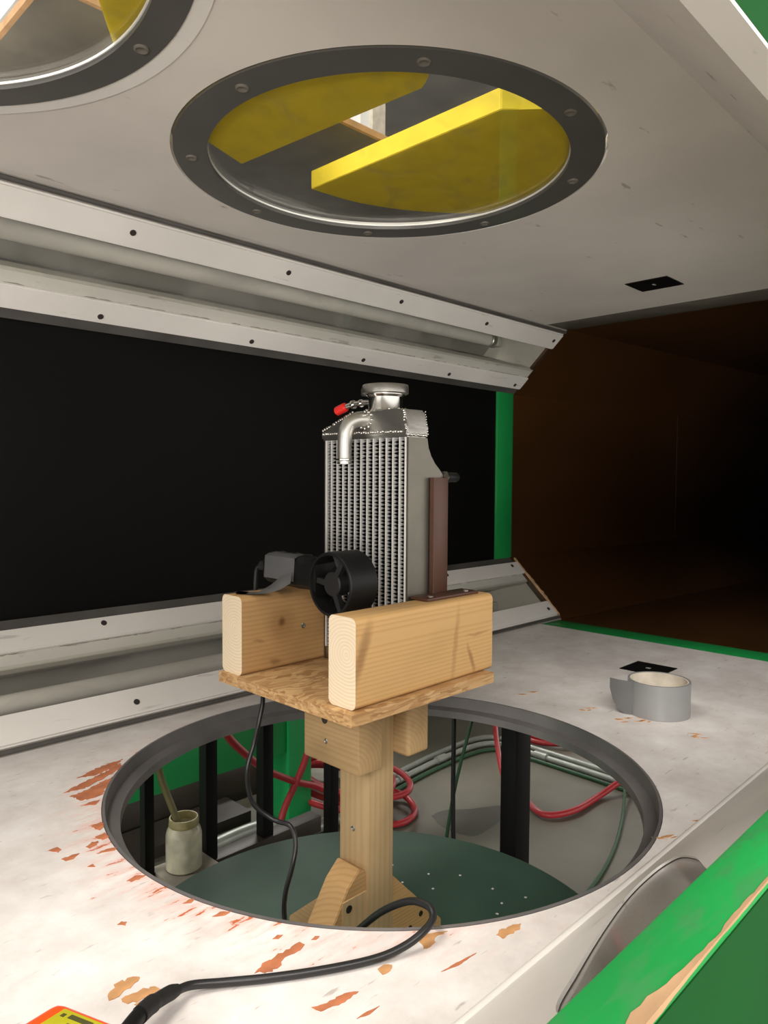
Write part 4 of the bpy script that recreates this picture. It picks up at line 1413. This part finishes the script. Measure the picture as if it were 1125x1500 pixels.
tag(box('jar_board', (0.579, 1.030, -0.3355), (0.671, 1.112, -0.3195), M['greywood'], bevel=0.001), 'small grey board under the glass jar', 'board')
jr = thing('glass_jar', 'grimy cream glass jar standing open on a small grey board', 'jar', (0.6215, 1.075, -0.3195))
jz = -0.3193
lathe('jar_body', (0.6215, 1.075, jz), (0, 0, 1), [(0, 0), (0, 0.026), (0.003, 0.0295), (0.058, 0.0295), (0.066, 0.0275), (0.071, 0.0245), (0.073, 0.0235), (0.073, 0.0215), (0.060, 0.024), (0.050, 0.024), (0.050, 0)], M['jar'], jr, n=36)
lathe('jar_rim', (0.6215, 1.075, jz), (0, 0, 1), [(0.073, 0.0218), (0.073, 0.0240), (0.0755, 0.0246), (0.078, 0.0240), (0.085, 0.0240), (0.0865, 0.0232), (0.0865, 0.0215), (0.0730, 0.0212)], M['jarrim'], jr, n=36, closed=True)
tag(pipe('feed_tube', [(0.6170, 1.072, -0.262), (0.6060, 1.076, -0.225), (0.5850, 1.088, -0.150), (0.572, 1.070, -0.080), (0.570, 1.060, -0.0285)], 0.0058, M['stick'], n=12), 'olive plastic tube hanging into the glass jar', 'tube')

gf = thing('green_steel_frame', 'green steel beam and leg of the equipment behind the tunnel', 'frame', (0.95, 1.52, -0.6))
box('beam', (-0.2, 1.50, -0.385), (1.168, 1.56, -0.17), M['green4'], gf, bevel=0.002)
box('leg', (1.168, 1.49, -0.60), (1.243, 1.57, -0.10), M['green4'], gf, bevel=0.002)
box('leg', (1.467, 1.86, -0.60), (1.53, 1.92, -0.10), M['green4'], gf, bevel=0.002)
box('side_rail', (1.44, 1.56, -0.16), (1.50, 1.93, -0.10), M['bsteel'], gf)
box('upper_rail', (-0.2, 1.51, -0.16), (1.9, 1.56, -0.09), M['bsteel'], gf)
bk = thing('dark_machine_base', 'dark steel machine base on the floor behind the green beam', 'machine', (0.7, 2.0, -0.6))
box('bed', (0.3, 1.75, -0.60), (1.28, 2.2, -0.50), M['brownsteel'], bk, bevel=0.004)
box('housing', (0.35, 1.9, -0.50), (1.25, 2.25, -0.05), M['bsteel'], bk, bevel=0.01)
box('skirt', (0.3, 1.62, -0.60), (1.14, 1.74, -0.57), M['brownsteel'], bk)
dk = thing('dark_cabinet', 'dark low cabinet at the far edge of the concrete floor', 'cabinet', (2.3, 2.2, -0.6))
box('carcass', (1.95, 1.98, -0.56), (3.4, 2.4, 0.2), M['bsteel'], dk, bevel=0.004)
box('plinth', (1.97, 2.0, -0.60), (3.38, 2.38, -0.56), M['brownsteel'], dk)
box('front_strip', (1.95, 1.965, -0.56), (3.4, 1.98, -0.50), M['brownsteel'], dk)

# conduits along the concrete
cond = [(1.40, 1.47), (1.5162, 1.4912), (1.6243, 1.5094), (1.8034, 1.5243), (1.98, 1.523), (2.065, 1.490), (2.081, 1.40), (2.081, 1.2107), (2.0744, 1.0083), (2.068, 0.75)]
c1 = thing('conduit', 'galvanised conduit bending round on the concrete floor, the outer one', 'conduit', (2.0, 1.4, -0.6), 'galvanised conduits on the concrete floor')
pipe('run', [(x + 0.045, y + 0.040, -0.590) for x, y in cond], 0.0095, M['galv'], c1, n=12)
c2_ = thing('conduit', 'galvanised conduit bending round on the concrete floor, the inner one with couplings', 'conduit', (2.0, 1.4, -0.6), 'galvanised conduits on the concrete floor')
pipe('run', [(x, y, -0.590) for x, y in cond], 0.0095, M['galv'], c2_, n=12)
cyl('coupling', (1.60, 1.5065, -0.588), (1.645, 1.5110, -0.588), 0.0130, M['galv'], c2_)
cyl('coupling', (1.80, 1.5240, -0.588), (1.845, 1.5245, -0.588), 0.0130, M['galv'], c2_)
cyl('coupling', (2.081, 1.33, -0.588), (2.081, 1.285, -0.588), 0.0130, M['galv'], c2_)
tag(pipe('green_hose', [(x - 0.034, y - 0.034, -0.5935) for x, y in cond], 0.0062, M['greenhose'], n=8), 'green hose lying along the inner conduit', 'hose')
tag(pipe('floor_pipe', [(0.90, 1.5465, -0.583), (1.1164, 1.5491, -0.583), (1.2548, 1.455, -0.583), (1.4082, 1.452, -0.583), (1.62, 1.40, -0.583)][0:2] + [(1.16, 1.46, -0.583), (1.30, 1.44, -0.583), (1.45, 1.452, -0.583)], 0.016, M['galv'], n=12), 'grey pipe on the floor beside the green leg', 'pipe')

# red air hoses
G = 'red air hoses on the concrete floor'
zf = -0.589


def hose(label, pts, r=0.0088, k=8):
    return tag(pipe('air_hose', pts, r, M['redhose'], n=10, k=k), label, 'hose', G)


hose('red hose running from the rim past the thick black leg to the right', [(2.2667, 1.6383, -0.50), (2.12, 1.52, -0.56), (2.0177, 1.4397, zf + 0.025), (1.8663, 1.3072, zf), (1.7969, 1.214, zf), (1.755, 1.1458, zf), (1.722, 1.066, zf), (1.7995, 1.0231, zf), (1.9472, 1.0193, zf), (2.0419, 0.9922, zf + 0.025), (2.12, 0.93, zf + 0.03)])
loops = []
for i in range(34):
    a = 2 * math.pi * i / 15 + 0.8
    loops.append((2.29 + 0.012 * math.sin(i) + 0.105 * math.cos(a), 1.375 + 0.105 * math.sin(a) + 0.0008 * i, zf + 0.0006 * i))
hose('small coil of red hose beyond the conduits on the right', loops, k=4)
loops = []
for i in range(56):
    a = 2 * math.pi * i / 14 + 0.3
    e = 0.14 + 0.03 * math.sin(i * 0.37)
    loops.append((1.395 + e * 0.75 * math.cos(a) + 0.03 * math.sin(i * 0.21), 1.535 + e * 1.25 * math.sin(a), zf + 0.030 + 0.0010 * i))
hose('large tangled coil of red hose behind the wooden post', loops, k=5)
hose('red hose loop lying just right of the wooden post', [(1.36, 1.50, zf + 0.024), (1.47, 1.475, zf + 0.024), (1.520, 1.425, zf + 0.010), (1.516, 1.375, zf), (1.478, 1.328, zf), (1.424, 1.309, zf), (1.380, 1.322, zf), (1.335, 1.37, zf), (1.32, 1.44, zf + 0.012)])
hose('red hose slanting down behind the thin black frame', [(0.835, 1.325, -0.02), (0.8450, 1.33, -0.13), (0.8698, 1.33, -0.2147), (0.9292, 1.34, -0.2826), (0.9996, 1.36, -0.3438), (1.12, 1.405, -0.420), (1.23, 1.45, -0.480), (1.31, 1.455, -0.535)], r=0.0085)
hose('red hose hanging beside the green leg', [(1.20, 1.43, -0.19), (1.175, 1.41, -0.31), (1.1503, 1.40, -0.3669), (1.1157, 1.40, -0.4261), (1.0798, 1.40, -0.4831), (1.045, 1.40, zf)], r=0.0085)

# loose wires below the opening
tag(pipe('hanging_wire', [(1.018, 0.822, -0.0285), (1.017, 0.820, -0.10), (1.010, 0.815, -0.25), (1.012, 0.812, -0.38), (1.02, 0.81, -0.52), (1.03, 0.81, -0.598)], 0.0042, M['cable'], n=8), 'black wire hanging beside the thick black leg', 'wire')
tag(pipe('hanging_wire', [(1.075, 0.800, -0.0285), (1.052, 0.805, -0.10), (1.020, 0.822, -0.24), (1.018, 0.838, -0.38), (1.05, 0.83, -0.50), (1.06, 0.83, -0.598)], 0.0032, M['greenhose'], n=8), 'dark green wire hanging crossed behind the black wire', 'wire')
tag(pipe('floor_wire', [(2.10, 1.03, -0.575), (2.0552, 0.9986, -0.570), (1.9029, 0.9272, -0.592), (1.7453, 0.8655, -0.5955), (1.6173, 0.827, -0.5955), (1.4956, 0.8019, -0.5955), (1.38, 0.79, -0.5955)], 0.0042, M['greenhose'], n=8), 'green wire trailing over the concrete on the right', 'wire')
